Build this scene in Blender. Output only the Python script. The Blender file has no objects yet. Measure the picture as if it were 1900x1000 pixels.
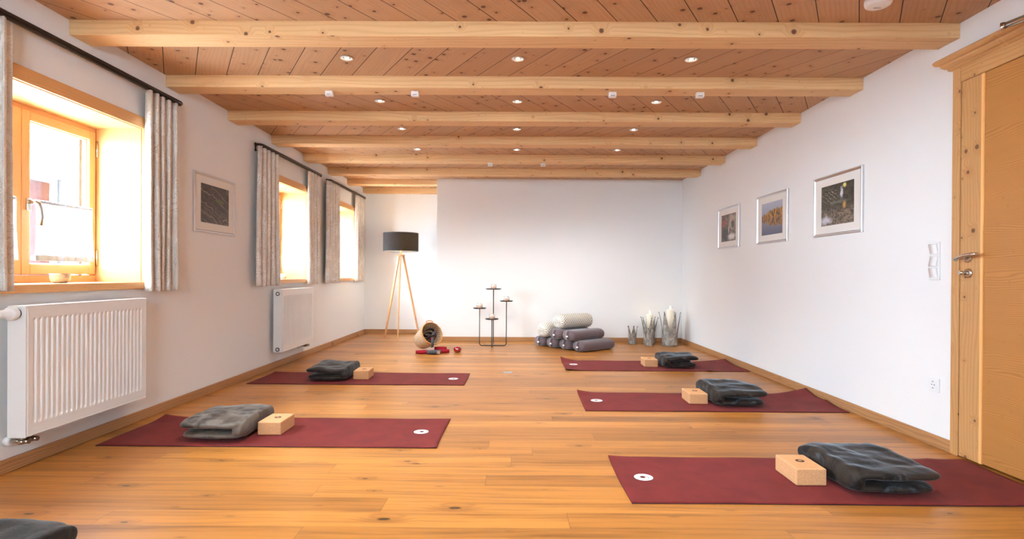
import bpy, bmesh, math, random
from mathutils import Vector, Matrix, noise
random.seed(7)
S = bpy.context.scene
COL = S.collection
PI = math.pi

# ------------------------------------------------------------------ camera, world, light, exposure
F_PX = 1040.0
YAW, PITCH, ROLL, SHY = -.005, -.00359, .00582, 13.11
fw = Vector((math.sin(YAW)*math.cos(PITCH), math.cos(YAW)*math.cos(PITCH), math.sin(PITCH)))
r0 = Vector((math.cos(YAW), -math.sin(YAW), 0)); u0 = r0.cross(fw)
cr, sr = math.cos(ROLL), math.sin(ROLL)
rt = cr*r0 + sr*u0; up = -sr*r0 + cr*u0
cam = bpy.data.cameras.new('camera'); camo = bpy.data.objects.new('camera', cam); COL.objects.link(camo)
camo.matrix_world = Matrix(((rt.x, up.x, -fw.x, 0), (rt.y, up.y, -fw.y, 0), (rt.z, up.z, -fw.z, 1.0), (0, 0, 0, 1)))
cam.sensor_width = 36; cam.lens = F_PX/1900*36; cam.shift_y = SHY/1900; cam.clip_start = .05; cam.clip_end = 200
S.camera = camo

W = bpy.data.worlds.new('overcast_sky'); S.world = W; W.use_nodes = True
bg = W.node_tree.nodes['Background']
bg.inputs[0].default_value = (.64, .84, 1, 1); bg.inputs[1].default_value = 55.0
vs = S.view_settings
vs.view_transform = 'Standard'; vs.look = 'None'; vs.gamma = 1; vs.exposure = .62
try: vs.use_curve_mapping = False
except Exception: pass

XL, XR, H = -2.531, 2.495, 2.427      # room: left wall, right wall, ceiling
YB, YR, Y0 = 8.375, 9.43, -1.7        # main back wall, recess wall, wall behind the camera
XE = -1.17                            # where the recess ends
WTH = .42                             # thickness of the window wall
WINS = [(2.62, 3.78), (5.60, 6.76), (7.58, 8.74), (-.2, .96)]  # last opening is out of view, added to let in more daylight
WZ0, WZ1 = .935, 1.968

def portal(name, loc, rot, sx, sy):
    l = bpy.data.lights.new(name, 'AREA'); l.shape = 'RECTANGLE'; l.size = sx; l.size_y = sy; l.energy = 1
    o = bpy.data.objects.new(name, l); COL.objects.link(o); o.location = loc; o.rotation_euler = rot
    l.cycles.is_portal = True
    return o
for a, b in WINS:
    portal('sky_portal', (XL-WTH-.02, (a+b)/2, (WZ0+WZ1)/2), (0, -PI/2, 0), WZ1-WZ0, b-a)
RW = (-1.2, -.05, 1.3, 2.2)                        # unseen window behind the camera, added for frontal daylight
portal('sky_portal', (0, Y0-.32, (RW[2]+RW[3])/2), (PI/2, 0, 0), RW[1]-RW[0], RW[3]-RW[2])

# ------------------------------------------------------------------ node helpers
def newmat(name):
    m = bpy.data.materials.new(name); m.use_nodes = True
    nt = m.node_tree; nt.nodes.clear()
    o = nt.nodes.new('ShaderNodeOutputMaterial'); p = nt.nodes.new('ShaderNodeBsdfPrincipled')
    nt.links.new(p.outputs[0], o.inputs[0])
    return m, nt, p, o
def srgb(r, g, b):
    f = lambda c: ((c/255+.055)/1.055)**2.4 if c > 10 else c/255/12.92
    return (f(r), f(g), f(b), 1)
class NT:
    def __init__(s, nt): s.nt = nt
    def n(s, t, **k):
        x = s.nt.nodes.new(t)
        for a, b in k.items(): setattr(x, a, b)
        return x
    def put(s, sock, v):
        if isinstance(v, bpy.types.NodeSocket): s.nt.links.new(v, sock)
        else: sock.default_value = v
    def m(s, op, a, b=0.0, c=None, clamp=False):
        x = s.n('ShaderNodeMath', operation=op); x.use_clamp = clamp
        s.put(x.inputs[0], a); s.put(x.inputs[1], b)
        if c is not None: s.put(x.inputs[2], c)
        return x.outputs[0]
    def xyz(s, a, b, c=0.0):
        x = s.n('ShaderNodeCombineXYZ'); s.put(x.inputs[0], a); s.put(x.inputs[1], b); s.put(x.inputs[2], c); return x.outputs[0]
    def sep(s, v):
        x = s.n('ShaderNodeSeparateXYZ'); s.put(x.inputs[0], v); return x.outputs[0], x.outputs[1], x.outputs[2]
    def coord(s, w='UV'): return s.n('ShaderNodeTexCoord').outputs[w]
    def noise(s, v, scale=1, detail=2, rough=.5, dist=0, dims='3D'):
        x = s.n('ShaderNodeTexNoise'); x.noise_dimensions = dims
        if v is not None: s.put(x.inputs['Vector'], v)
        x.inputs['Scale'].default_value = scale; x.inputs['Detail'].default_value = detail
        x.inputs['Roughness'].default_value = rough; x.inputs['Distortion'].default_value = dist
        return x.outputs[0]
    def white(s, v, dims='2D'):
        x = s.n('ShaderNodeTexWhiteNoise'); x.noise_dimensions = dims
        s.put(x.inputs['W' if dims == '1D' else 'Vector'], v); return x.outputs[0]
    def vor(s, v, scale=1, feat='F1', rnd=1):
        x = s.n('ShaderNodeTexVoronoi'); x.voronoi_dimensions = '2D'; x.feature = feat
        s.put(x.inputs['Vector'], v); x.inputs['Scale'].default_value = scale; x.inputs['Randomness'].default_value = rnd
        return x
    def mr(s, v, a, b, c=0, d=1, smooth=True):
        x = s.n('ShaderNodeMapRange'); x.interpolation_type = 'SMOOTHSTEP' if smooth else 'LINEAR'
        s.put(x.inputs[0], v)
        for i, q in enumerate((a, b, c, d)): s.put(x.inputs[i+1], q)
        return x.outputs[0]
    def mix(s, f, a, b, bt='MIX'):
        x = s.n('ShaderNodeMix', data_type='RGBA', blend_type=bt)
        s.put(x.inputs[0], f); s.put(x.inputs[6], a); s.put(x.inputs[7], b); return x.outputs[2]
    def bump(s, h, strength=.3, dist=.002):
        x = s.n('ShaderNodeBump'); x.inputs['Strength'].default_value = strength; x.inputs['Distance'].default_value = dist
        s.put(x.inputs['Height'], h); return x.outputs[0]

def plain(name, col, rough=.5, metal=0, spec=.5, bump=None, emit=None, es=0, coat=0, sheen=0):
    m, nt, p, o = newmat(name); N = NT(nt)
    p.inputs['Base Color'].default_value = col; p.inputs['Roughness'].default_value = rough
    p.inputs['Metallic'].default_value = metal; p.inputs['Specular IOR Level'].default_value = spec
    p.inputs['Coat Weight'].default_value = coat; p.inputs['Sheen Weight'].default_value = sheen
    if bump:
        sc, st, ds = bump
        N.put(p.inputs['Normal'], N.bump(N.noise(N.coord('Object'), sc, 3), st, ds))
    if emit: p.inputs['Emission Color'].default_value = emit; p.inputs['Emission Strength'].default_value = es
    return m

def wood(name, light, dark, knotc, ring=55, knot=.62, ksize=.055, kscale=6.5, amt=.55, rough=.5, board=None, plank=None, var=.16, gapc=(.03, .012, .006, 1), spec=.4, streak=.25, ks=1.0):
    """Timber: U runs along the grain, V across it, in metres."""
    m, nt, p, o = newmat(name); N = NT(nt)
    u, v, _ = N.sep(N.coord('UV'))
    rnd = 0.0; gap = None; rough2 = None
    if board:
        q = N.m('DIVIDE', v, board); idx = N.m('FLOOR', q); fr = N.m('FRACT', q)
        rnd = N.white(idx, '1D')
        u = N.m('ADD', u, N.m('MULTIPLY', rnd, 13.7)); v = N.m('ADD', v, N.m('MULTIPLY', rnd, 5.3))
        e = N.m('MULTIPLY', N.m('MINIMUM', fr, N.m('SUBTRACT', 1.0, fr)), board)
        gap = N.mr(e, .0012, .0036, 1, 0)
    if plank:
        wd, ln = plank
        q = N.m('DIVIDE', v, wd); row = N.m('FLOOR', q); fr = N.m('FRACT', q)
        off = N.m('MULTIPLY', N.white(row, '1D'), ln*3)
        q2 = N.m('DIVIDE', N.m('ADD', u, off), ln); c2 = N.m('FLOOR', q2); fr2 = N.m('FRACT', q2)
        rnd = N.white(N.xyz(row, c2), '2D')
        u = N.m('ADD', u, N.m('MULTIPLY', rnd, 17.3)); v = N.m('ADD', v, N.m('MULTIPLY', rnd, 7.1))
        e1 = N.m('MULTIPLY', N.m('MINIMUM', fr, N.m('SUBTRACT', 1.0, fr)), wd)
        e2 = N.m('MULTIPLY', N.m('MINIMUM', fr2, N.m('SUBTRACT', 1.0, fr2)), ln)
        gap = N.m('MULTIPLY', N.mr(N.m('MINIMUM', e1, e2), .0003, .0016, 1, 0), .7)
    vo = N.vor(N.xyz(N.m('MULTIPLY', u, ks), v), kscale)
    d = vo.outputs['Distance']; rc = N.sep(vo.outputs['Color'])[0]
    rad = N.m('MULTIPLY', N.m('SUBTRACT', rc, 1-knot, clamp=True), ksize/knot*kscale)
    jit = N.m('MULTIPLY', N.m('SUBTRACT', N.noise(N.xyz(u, v), 60, 2), .5), .035)
    dk = N.m('ADD', d, jit)
    km = N.m('MULTIPLY', N.mr(N.m('DIVIDE', dk, N.m('ADD', rad, .0001)), .55, 1.05, 1, 0), N.m('GREATER_THAN', rad, .012))
    halo = N.mr(N.m('DIVIDE', d, N.m('ADD', rad, .02)), .8, 3.6, 1, 0)
    # rings of the grain, pushed around each knot
    ph = N.m('ADD', N.m('MULTIPLY', v, ring), N.m('MULTIPLY', N.noise(N.xyz(N.m('MULTIPLY', u, .8), N.m('MULTIPLY', v, 4.5)), 1, 3, .45), ring*.17))
    ph = N.m('ADD', ph, N.m('MULTIPLY', halo, 1.5))
    rg = N.m('POWER', N.m('ADD', N.m('MULTIPLY', N.m('SINE', N.m('MULTIPLY', ph, 2*PI)), .5), .5), 2.2)
    fine = N.noise(N.xyz(N.m('MULTIPLY', u, 5), N.m('MULTIPLY', v, 230)), 1, 3, .6)
    big = N.noise(N.xyz(N.m('MULTIPLY', u, 1.1), N.m('MULTIPLY', v, 14)), 1, 3, .55)
    g = N.m('ADD', N.m('MULTIPLY', rg, amt), N.m('MULTIPLY', N.m('SUBTRACT', fine, .4), .35))
    g = N.m('ADD', g, N.m('MULTIPLY', N.m('SUBTRACT', big, .5), streak*3), clamp=True)
    c = N.mix(g, light, dark)
    c = N.mix(N.m('MULTIPLY', halo, .35), c, dark)
    c = N.mix(N.m('MULTIPLY', km, .88), c, knotc)
    if board or plank:
        hv = N.m('ADD', N.m('MULTIPLY', N.m('SUBTRACT', rnd, .5), var*2), 1.0)
        c = N.mix(1.0, c, N.xyz(hv, N.m('POWER', hv, 1.12), N.m('POWER', hv, 1.3)), 'MULTIPLY')
        c = N.mix(gap, c, gapc)
    nt.links.new(c, p.inputs['Base Color'])
    N.put(p.inputs['Roughness'], N.m('ADD', rough-.04, N.m('MULTIPLY', fine, .1)))
    p.inputs['Specular IOR Level'].default_value = spec
    hh = N.m('MULTIPLY', g, -.12)
    if gap is not None: hh = N.m('SUBTRACT', hh, gap)
    N.put(p.inputs['Normal'], N.bump(hh, .35, .0016))
    return m

M = {}
M['plaster'] = plain('white_plaster', (.86, .86, .86, 1), .9, spec=.15, bump=(55, .25, .003))
M['ceil'] = wood('pine_ceiling_boards', srgb(192, 148, 110), srgb(166, 118, 80), srgb(78, 50, 40), ring=42, board=.193, knot=.5, ksize=.019, kscale=9.5, amt=.28, var=.05, rough=.6, spec=.25, streak=.2)
M['beam'] = wood('spruce_beam', srgb(226, 184, 134), srgb(200, 148, 98), srgb(92, 54, 38), ring=32, knot=.4, ksize=.018, kscale=6.5, amt=.38, rough=.6, spec=.25)
M['floor'] = wood('oak_floor_planks', srgb(178, 117, 50), srgb(96, 54, 22), srgb(38, 22, 14), ring=26, plank=(.147, 1.9), knot=.42, ksize=.017, kscale=5.0, amt=.24, var=.24, rough=.34, spec=.5, streak=.65, ks=.42, gapc=(.09, .04, .016, 1))
M['oak'] = wood('oak_baseboard', srgb(184, 134, 88), srgb(140, 96, 58), srgb(80, 45, 25), ring=60, knot=.05, amt=.5, rough=.5)
M['larch'] = wood('larch_window_wood', srgb(224, 168, 108), srgb(200, 138, 82), srgb(120, 70, 40), ring=90, knot=.02, ksize=.01, amt=.45, rough=.42, streak=.12)
M['stile'] = wood('knotty_pine_door', srgb(200, 150, 96), srgb(172, 120, 70), srgb(96, 58, 36), ring=45, knot=.6, ksize=.016, kscale=9, amt=.45, rough=.42)
M['panel'] = wood('larch_door_panel', srgb(188, 128, 66), srgb(158, 102, 48), srgb(110, 60, 30), ring=120, knot=.02, ksize=.01, amt=.6, rough=.42, streak=.15)
M['bead'] = wood('pale_door_bead', srgb(246, 188, 118), srgb(228, 162, 92), srgb(150, 90, 50), ring=90, knot=.01, ksize=.01, amt=.3, rough=.4)
M['lampwood'] = wood('lamp_leg_wood', srgb(214, 160, 110), srgb(170, 112, 66), srgb(90, 50, 30), ring=120, knot=.01, ksize=.01, amt=.4, rough=.4)
M['white_metal'] = plain('white_enamel', (.82, .81, .80, 1), .35, spec=.5)
M['white_plastic'] = plain('white_plastic', (.84, .84, .84, 1), .35)
M['chrome'] = plain('brushed_steel', (.62, .60, .57, 1), .22, 1)
M['ringm'] = plain('satin_ring', (.78, .79, .82, 1), .3, .35)
M['silver'] = plain('silver_frame', (.70, .70, .72, 1), .32, 1)
M['brass'] = plain('valve_metal', (.42, .35, .28, 1), .3, 1)
M['black'] = plain('black_metal', (.012, .012, .013, 1), .45)
M['bronze'] = plain('dark_bronze_rail', (.035, .024, .018, 1), .4, .6)
M['grayframe'] = plain('grey_aluminium', (.010, .012, .015, 1), .4, .3)
M['dark'] = plain('dark_gap', (.01, .01, .01, 1), .8)
M['matb'] = plain('cream_mat_board', (.80, .77, .73, 1), .9, spec=.1)
M['red'] = plain('red_webbing', srgb(150, 22, 38), .8, spec=.2, bump=(900, .4, .001))
M['grey_web'] = plain('grey_webbing', srgb(84, 82, 88), .8, spec=.2, bump=(900, .4, .001))
M['dark_web'] = plain('dark_webbing', srgb(52, 50, 56), .8, spec=.2, bump=(900, .4, .001))
M['redglass'] = plain('glossy_red_lacquer', srgb(150, 6, 18), .12, spec=.6, coat=1)
M['wax'] = plain('ivory_wax', (.86, .80, .66, 1), .45, emit=(1, .75, .45, 1), es=.05)
M['flame'] = plain('candle_flame', (1, .8, .5, 1), .5, emit=(1, .72, .38, 1), es=30)
M['bulb'] = plain('halogen_bulb', (1, 1, 1, 1), .5, emit=(1, .80, .52, 1), es=60)
M['tag'] = plain('white_tag', (.85, .86, .9, 1), .5)
M['cup'] = plain('pale_ceramic', (.72, .68, .62, 1), .4)
M['amber'] = plain('amber_wax', srgb(222, 150, 86), .5, emit=(1, .5, .18, 1), es=.35)
M['snow'] = plain('snowy_ground', (.45, .46, .48, 1), .9)
M['housewhite'] = plain('white_render', (.86, .86, .87, 1), .9)
M['pipe'] = plain('grey_downpipe', (.022, .026, .030, 1), .7, spec=.1)
M['voile'] = plain('gathered_voile', (.50, .56, .62, 1), .9)
M['stampdark'] = plain('burnt_stamp', srgb(74, 46, 28), .8)
M['matredink'] = plain('red_ink', srgb(120, 40, 34), .8)
M['greyink'] = plain('grey_ink', srgb(120, 110, 110), .8)

def mat_glass():
    m, nt, p, o = newmat('window_glass'); nt.nodes.remove(p); N = NT(nt)
    t = N.n('ShaderNodeBsdfTransparent'); g = N.n('ShaderNodeBsdfGlossy'); g.inputs['Roughness'].default_value = .02
    x = N.n('ShaderNodeMixShader'); x.inputs[0].default_value = .06
    nt.links.new(t.outputs[0], x.inputs[1]); nt.links.new(g.outputs[0], x.inputs[2]); nt.links.new(x.outputs[0], o.inputs[0]); return m
M['glass'] = mat_glass()
def mat_cupglass():
    m, nt, p, o = newmat('clear_cup_glass'); N = NT(nt); p.inputs['Base Color'].default_value = (.9, .93, .97, 1); p.inputs['Roughness'].default_value = .15
    t = N.n('ShaderNodeBsdfTransparent'); t.inputs[0].default_value = (.92, .93, .95, 1)
    g = N.n('ShaderNodeBsdfGlossy'); g.inputs['Roughness'].default_value = .05
    l = N.n('ShaderNodeLayerWeight'); l.inputs[0].default_value = .35
    x = N.n('ShaderNodeMixShader'); nt.links.new(l.outputs['Facing'], x.inputs[0])
    nt.links.new(t.outputs[0], x.inputs[1]); nt.links.new(g.outputs[0], x.inputs[2])
    y = N.n('ShaderNodeMixShader'); y.inputs[0].default_value = .2
    nt.links.new(x.outputs[0], y.inputs[1]); nt.links.new(p.outputs[0], y.inputs[2]); nt.links.new(y.outputs[0], o.inputs[0]); return m
M['cupglass'] = mat_cupglass()
def mat_sheer():
    m, nt, p, o = newmat('sheer_voile'); nt.nodes.remove(p); N = NT(nt)
    d = N.n('ShaderNodeBsdfDiffuse'); d.inputs[0].default_value = (.9, .92, .95, 1)
    tl = N.n('ShaderNodeBsdfTranslucent'); tl.inputs[0].default_value = (.9, .92, .95, 1)
    t = N.n('ShaderNodeBsdfTransparent')
    a = N.n('ShaderNodeMixShader'); a.inputs[0].default_value = .6
    nt.links.new(d.outputs[0], a.inputs[1]); nt.links.new(tl.outputs[0], a.inputs[2])
    x = N.n('ShaderNodeMixShader'); x.inputs[0].default_value = .62
    nt.links.new(t.outputs[0], x.inputs[1]); nt.links.new(a.outputs[0], x.inputs[2]); nt.links.new(x.outputs[0], o.inputs[0]); return m
M['sheer'] = mat_sheer()
def mat_damask():
    m, nt, p, o = newmat('damask_curtain'); N = NT(nt)
    uv = N.coord('UV')
    n1 = N.noise(uv, 13, 1.2, .45, 1.5)
    l = N.m('ABSOLUTE', N.m('SUBTRACT', N.m('FRACT', N.m('MULTIPLY', n1, 7)), .5))
    line = N.mr(l, .04, .15, 1, 0)
    fill = N.mr(N.noise(uv, 6.5, 2, .5, .8), .46, .52)
    f = N.m('MAXIMUM', N.m('MULTIPLY', fill, .35), N.m('MULTIPLY', line, .8))
    c = N.mix(f, srgb(236, 233, 228), srgb(198, 184, 170))
    weave = N.noise(N.n('ShaderNodeTexCoord').outputs['UV'], 700, 1)
    nt.links.new(c, p.inputs['Base Color']); p.inputs['Roughness'].default_value = .75
    p.inputs['Specular IOR Level'].default_value = .25; p.inputs['Sheen Weight'].default_value = .2
    N.put(p.inputs['Normal'], N.bump(weave, .2, .001)); return m
M['damask'] = mat_damask()
def mat_mat():
    m, nt, p, o = newmat('red_yoga_mat'); N = NT(nt)
    x, y, z = N.sep(N.coord('Object'))
    a = N.m('MULTIPLY', N.m('SINE', N.m('MULTIPLY', N.m('ADD', x, y), 900)), N.m('SINE', N.m('MULTIPLY', N.m('SUBTRACT', x, y), 900)))
    n = N.noise(N.coord('Object'), 6, 4, .6)
    c = N.mix(N.mr(n, .3, .7), srgb(104, 25, 25), srgb(118, 33, 31))
    nt.links.new(c, p.inputs['Base Color']); p.inputs['Roughness'].default_value = .75; p.inputs['Specular IOR Level'].default_value = .22
    p.inputs['Sheen Weight'].default_value = .04; p.inputs['Sheen Tint'].default_value = (1, .75, .68, 1)
    N.put(p.inputs['Normal'], N.bump(N.m('ADD', N.m('MULTIPLY', a, .5), N.m('MULTIPLY', N.noise(N.coord('Object'), 220, 2), .8)), .3, .002)); return m
M['mat'] = mat_mat()
M['matedge'] = plain('mat_underside', srgb(52, 16, 26), .8)
def mat_cork():
    m, nt, p, o = newmat('cork'); N = NT(nt); oc = N.coord('Object')
    n = N.noise(oc, 260, 3, .65); n2 = N.noise(oc, 40, 2)
    c = N.mix(N.mr(n, .36, .64), srgb(204, 152, 106), srgb(222, 172, 126)); c = N.mix(N.m('MULTIPLY', N.mr(n2, .6, .75), .25), c, srgb(160, 108, 68))
    nt.links.new(c, p.inputs['Base Color']); p.inputs['Roughness'].default_value = .85; p.inputs['Specular IOR Level'].default_value = .2
    N.put(p.inputs['Normal'], N.bump(n, .3, .001)); return m
M['cork'] = mat_cork()
def mat_plush(name, c1, c2, c3, lo=.45, tint=(.62, .76, .9, 1), sw=.5):
    m, nt, p, o = newmat(name); N = NT(nt); oc = N.coord('Object')
    n = N.noise(oc, 9, 4, .6, 1.2); n2 = N.noise(oc, 4.5, 3, .5, 1.5)
    c = N.mix(N.mr(n, .35, .62), c1, c2); c = N.mix(N.mr(n2, lo, lo+.18), c, c3)
    nt.links.new(c, p.inputs['Base Color']); p.inputs['Roughness'].default_value = .68; p.inputs['Specular IOR Level'].default_value = .3
    p.inputs['Sheen Weight'].default_value = sw; p.inputs['Sheen Roughness'].default_value = .25; p.inputs['Sheen Tint'].default_value = tint
    h = N.m('ADD', N.noise(oc, 9, 4, .55, 1.0), N.m('MULTIPLY', N.noise(oc, 130, 4), .5))
    N.put(p.inputs['Normal'], N.bump(h, .35, .008)); return m
M['plush'] = mat_plush('dark_plush', srgb(20, 17, 16), srgb(48, 38, 30), srgb(86, 94, 102), .57, (.72, .80, .90, 1), .38)
M['plush2'] = mat_plush('taupe_plush', srgb(48, 43, 40), srgb(92, 80, 70), srgb(112, 104, 96), .42, (.8, .78, .76, 1), .4)
M['plush3'] = mat_plush('charcoal_plush', srgb(30, 28, 27), srgb(46, 41, 38), srgb(60, 58, 56), .54, (.75, .76, .78, 1), .35)
def mat_bolster():
    m, nt, p, o = newmat('plum_grey_cotton'); N = NT(nt); oc = N.coord('Object')
    nt.links.new(N.mix(N.noise(oc, 18, 3), srgb(92, 78, 84), srgb(112, 94, 96)), p.inputs['Base Color'])
    p.inputs['Roughness'].default_value = .85; p.inputs['Sheen Weight'].default_value = .4; p.inputs['Specular IOR Level'].default_value = .2
    N.put(p.inputs['Normal'], N.bump(N.noise(oc, 400, 2), .25, .001)); return m
M['bolster'] = mat_bolster()
M['seam'] = plain('dark_seam', srgb(50, 40, 46), .9)
def mat_pattern():
    m, nt, p, o = newmat('patterned_cotton'); N = NT(nt); u, v, _ = N.sep(N.coord('UV'))
    a = N.m('MULTIPLY', N.m('ADD', u, v), 26); b = N.m('MULTIPLY', N.m('SUBTRACT', u, v), 26)
    fa = N.m('ABSOLUTE', N.m('SUBTRACT', N.m('FRACT', a), .5)); fb = N.m('ABSOLUTE', N.m('SUBTRACT', N.m('FRACT', b), .5))
    mx = N.m('MAXIMUM', fa, fb)
    lat = N.mr(mx, .36, .42); ring = N.m('MULTIPLY', N.mr(mx, .12, .18), N.mr(mx, .26, .30, 1, 0))
    cell = N.white(N.xyz(N.m('FLOOR', a), N.m('FLOOR', b)), '2D')
    ink = N.mix(N.mr(cell, .3, .7), srgb(84, 98, 116), srgb(130, 126, 112))
    c = N.mix(ring, srgb(204, 198, 184), ink); c = N.mix(lat, c, srgb(232, 226, 214))
    nt.links.new(c, p.inputs['Base Color']); p.inputs['Roughness'].default_value = .85; p.inputs['Specular IOR Level'].default_value = .2; return m
M['pattern'] = mat_pattern()
def mat_concrete():
    m, nt, p, o = newmat('weathered_zinc'); N = NT(nt); oc = N.coord('Object')
    n = N.noise(oc, 14, 6, .65, .6); n2 = N.noise(oc, 90, 3)
    c = N.mix(N.mr(n, .35, .65), srgb(132, 124, 116), srgb(186, 182, 176)); c = N.mix(N.mr(n2, .66, .72), c, srgb(90, 84, 80))
    nt.links.new(c, p.inputs['Base Color']); p.inputs['Roughness'].default_value = .6; p.inputs['Metallic'].default_value = .15
    N.put(p.inputs['Normal'], N.bump(n, .4, .003)); return m
M['zinc'] = mat_concrete()
M['zincedge'] = plain('dark_zinc_edge', srgb(58, 50, 46), .6, .3)
def mat_wicker():
    m, nt, p, o = newmat('wicker'); N = NT(nt); u, v, _ = N.sep(N.coord('UV'))
    a = N.m('SINE', N.m('MULTIPLY', u, 60*PI)); par = N.m('SIGN', N.m('SINE', N.m('MULTIPLY', v, 44*PI)))
    w = N.m('ADD', N.m('MULTIPLY', N.m('MULTIPLY', a, par), .5), .5)
    r = N.m('ABSOLUTE', N.m('SINE', N.m('MULTIPLY', v, 44*PI)))
    h = N.m('MULTIPLY', w, r)
    n = N.noise(N.xyz(N.m('MULTIPLY', u, 8), N.m('MULTIPLY', v, 40)), 1, 3)
    c = N.mix(n, srgb(204, 168, 126), srgb(242, 220, 190)); c = N.mix(N.m('MULTIPLY', N.mr(h, 0, .22, 1, 0), .6), c, srgb(140, 100, 62))
    nt.links.new(c, p.inputs['Base Color']); p.inputs['Roughness'].default_value = .55
    N.put(p.inputs['Normal'], N.bump(h, .8, .006)); return m
M['wicker'] = mat_wicker()
M['rimw'] = plain('wicker_rim', srgb(206, 150, 90), .55, bump=(120, .6, .004))
def mat_shade():
    m, nt, p, o = newmat('dark_lamp_fabric'); nt.nodes.remove(p); N = NT(nt); u, v, _ = N.sep(N.coord('UV'))
    n = N.noise(N.xyz(N.m('MULTIPLY', u, 55), N.m('MULTIPLY', v, 160)), 1, 4, .65, .3)
    d = N.n('ShaderNodeBsdfDiffuse'); N.put(d.inputs[0], N.mix(n, srgb(34, 34, 40), srgb(64, 62, 62)))
    t = N.n('ShaderNodeBsdfTranslucent'); N.put(t.inputs[0], N.mix(N.mr(n, .4, .62), (.02, .012, .008, 1), (.13, .10, .06, 1)))
    x = N.n('ShaderNodeMixShader'); x.inputs[0].default_value = .22
    nt.links.new(d.outputs[0], x.inputs[1]); nt.links.new(t.outputs[0], x.inputs[2]); nt.links.new(x.outputs[0], o.inputs[0]); return m
M['shade'] = mat_shade()
M['shadein'] = plain('white_shade_lining', (.85, .80, .70, 1), .8)
def mat_bowl():
    m, nt, p, o = newmat('hammered_bowl_metal'); N = NT(nt); oc = N.coord('Object')
    n = N.noise(oc, 40, 4, .6)
    nt.links.new(N.mix(n, (.35, .30, .25, 1), (.75, .68, .60, 1)), p.inputs['Base Color']); p.inputs['Metallic'].default_value = .9; p.inputs['Roughness'].default_value = .35
    N.put(p.inputs['Normal'], N.bump(n, .5, .003)); return m
M['bowl'] = mat_bowl()
def mat_scales():
    m, nt, p, o = newmat('red_fish_scale_tiles'); N = NT(nt); u, v, _ = N.sep(N.coord('UV'))
    a = N.m('MULTIPLY', u, 11.0); b = N.m('MULTIPLY', v, 17.0); row = N.m('FLOOR', b)
    fx = N.m('SUBTRACT', N.m('FRACT', N.m('ADD', a, N.m('MULTIPLY', row, .5))), .5); fy = N.m('FRACT', b)
    e = N.m('ADD', N.m('MULTIPLY', fx, fx), N.m('MULTIPLY', N.m('SUBTRACT', 1, fy), N.m('MULTIPLY', N.m('SUBTRACT', 1, fy), .25)))
    c = N.mix(N.mr(e, .17, .22), (.030, .007, .005, 1), (.012, .002, .002, 1))
    nt.links.new(c, p.inputs['Base Color']); p.inputs['Roughness'].default_value = .9; p.inputs['Specular IOR Level'].default_value = .05; return m
M['scales'] = mat_scales()

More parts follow.
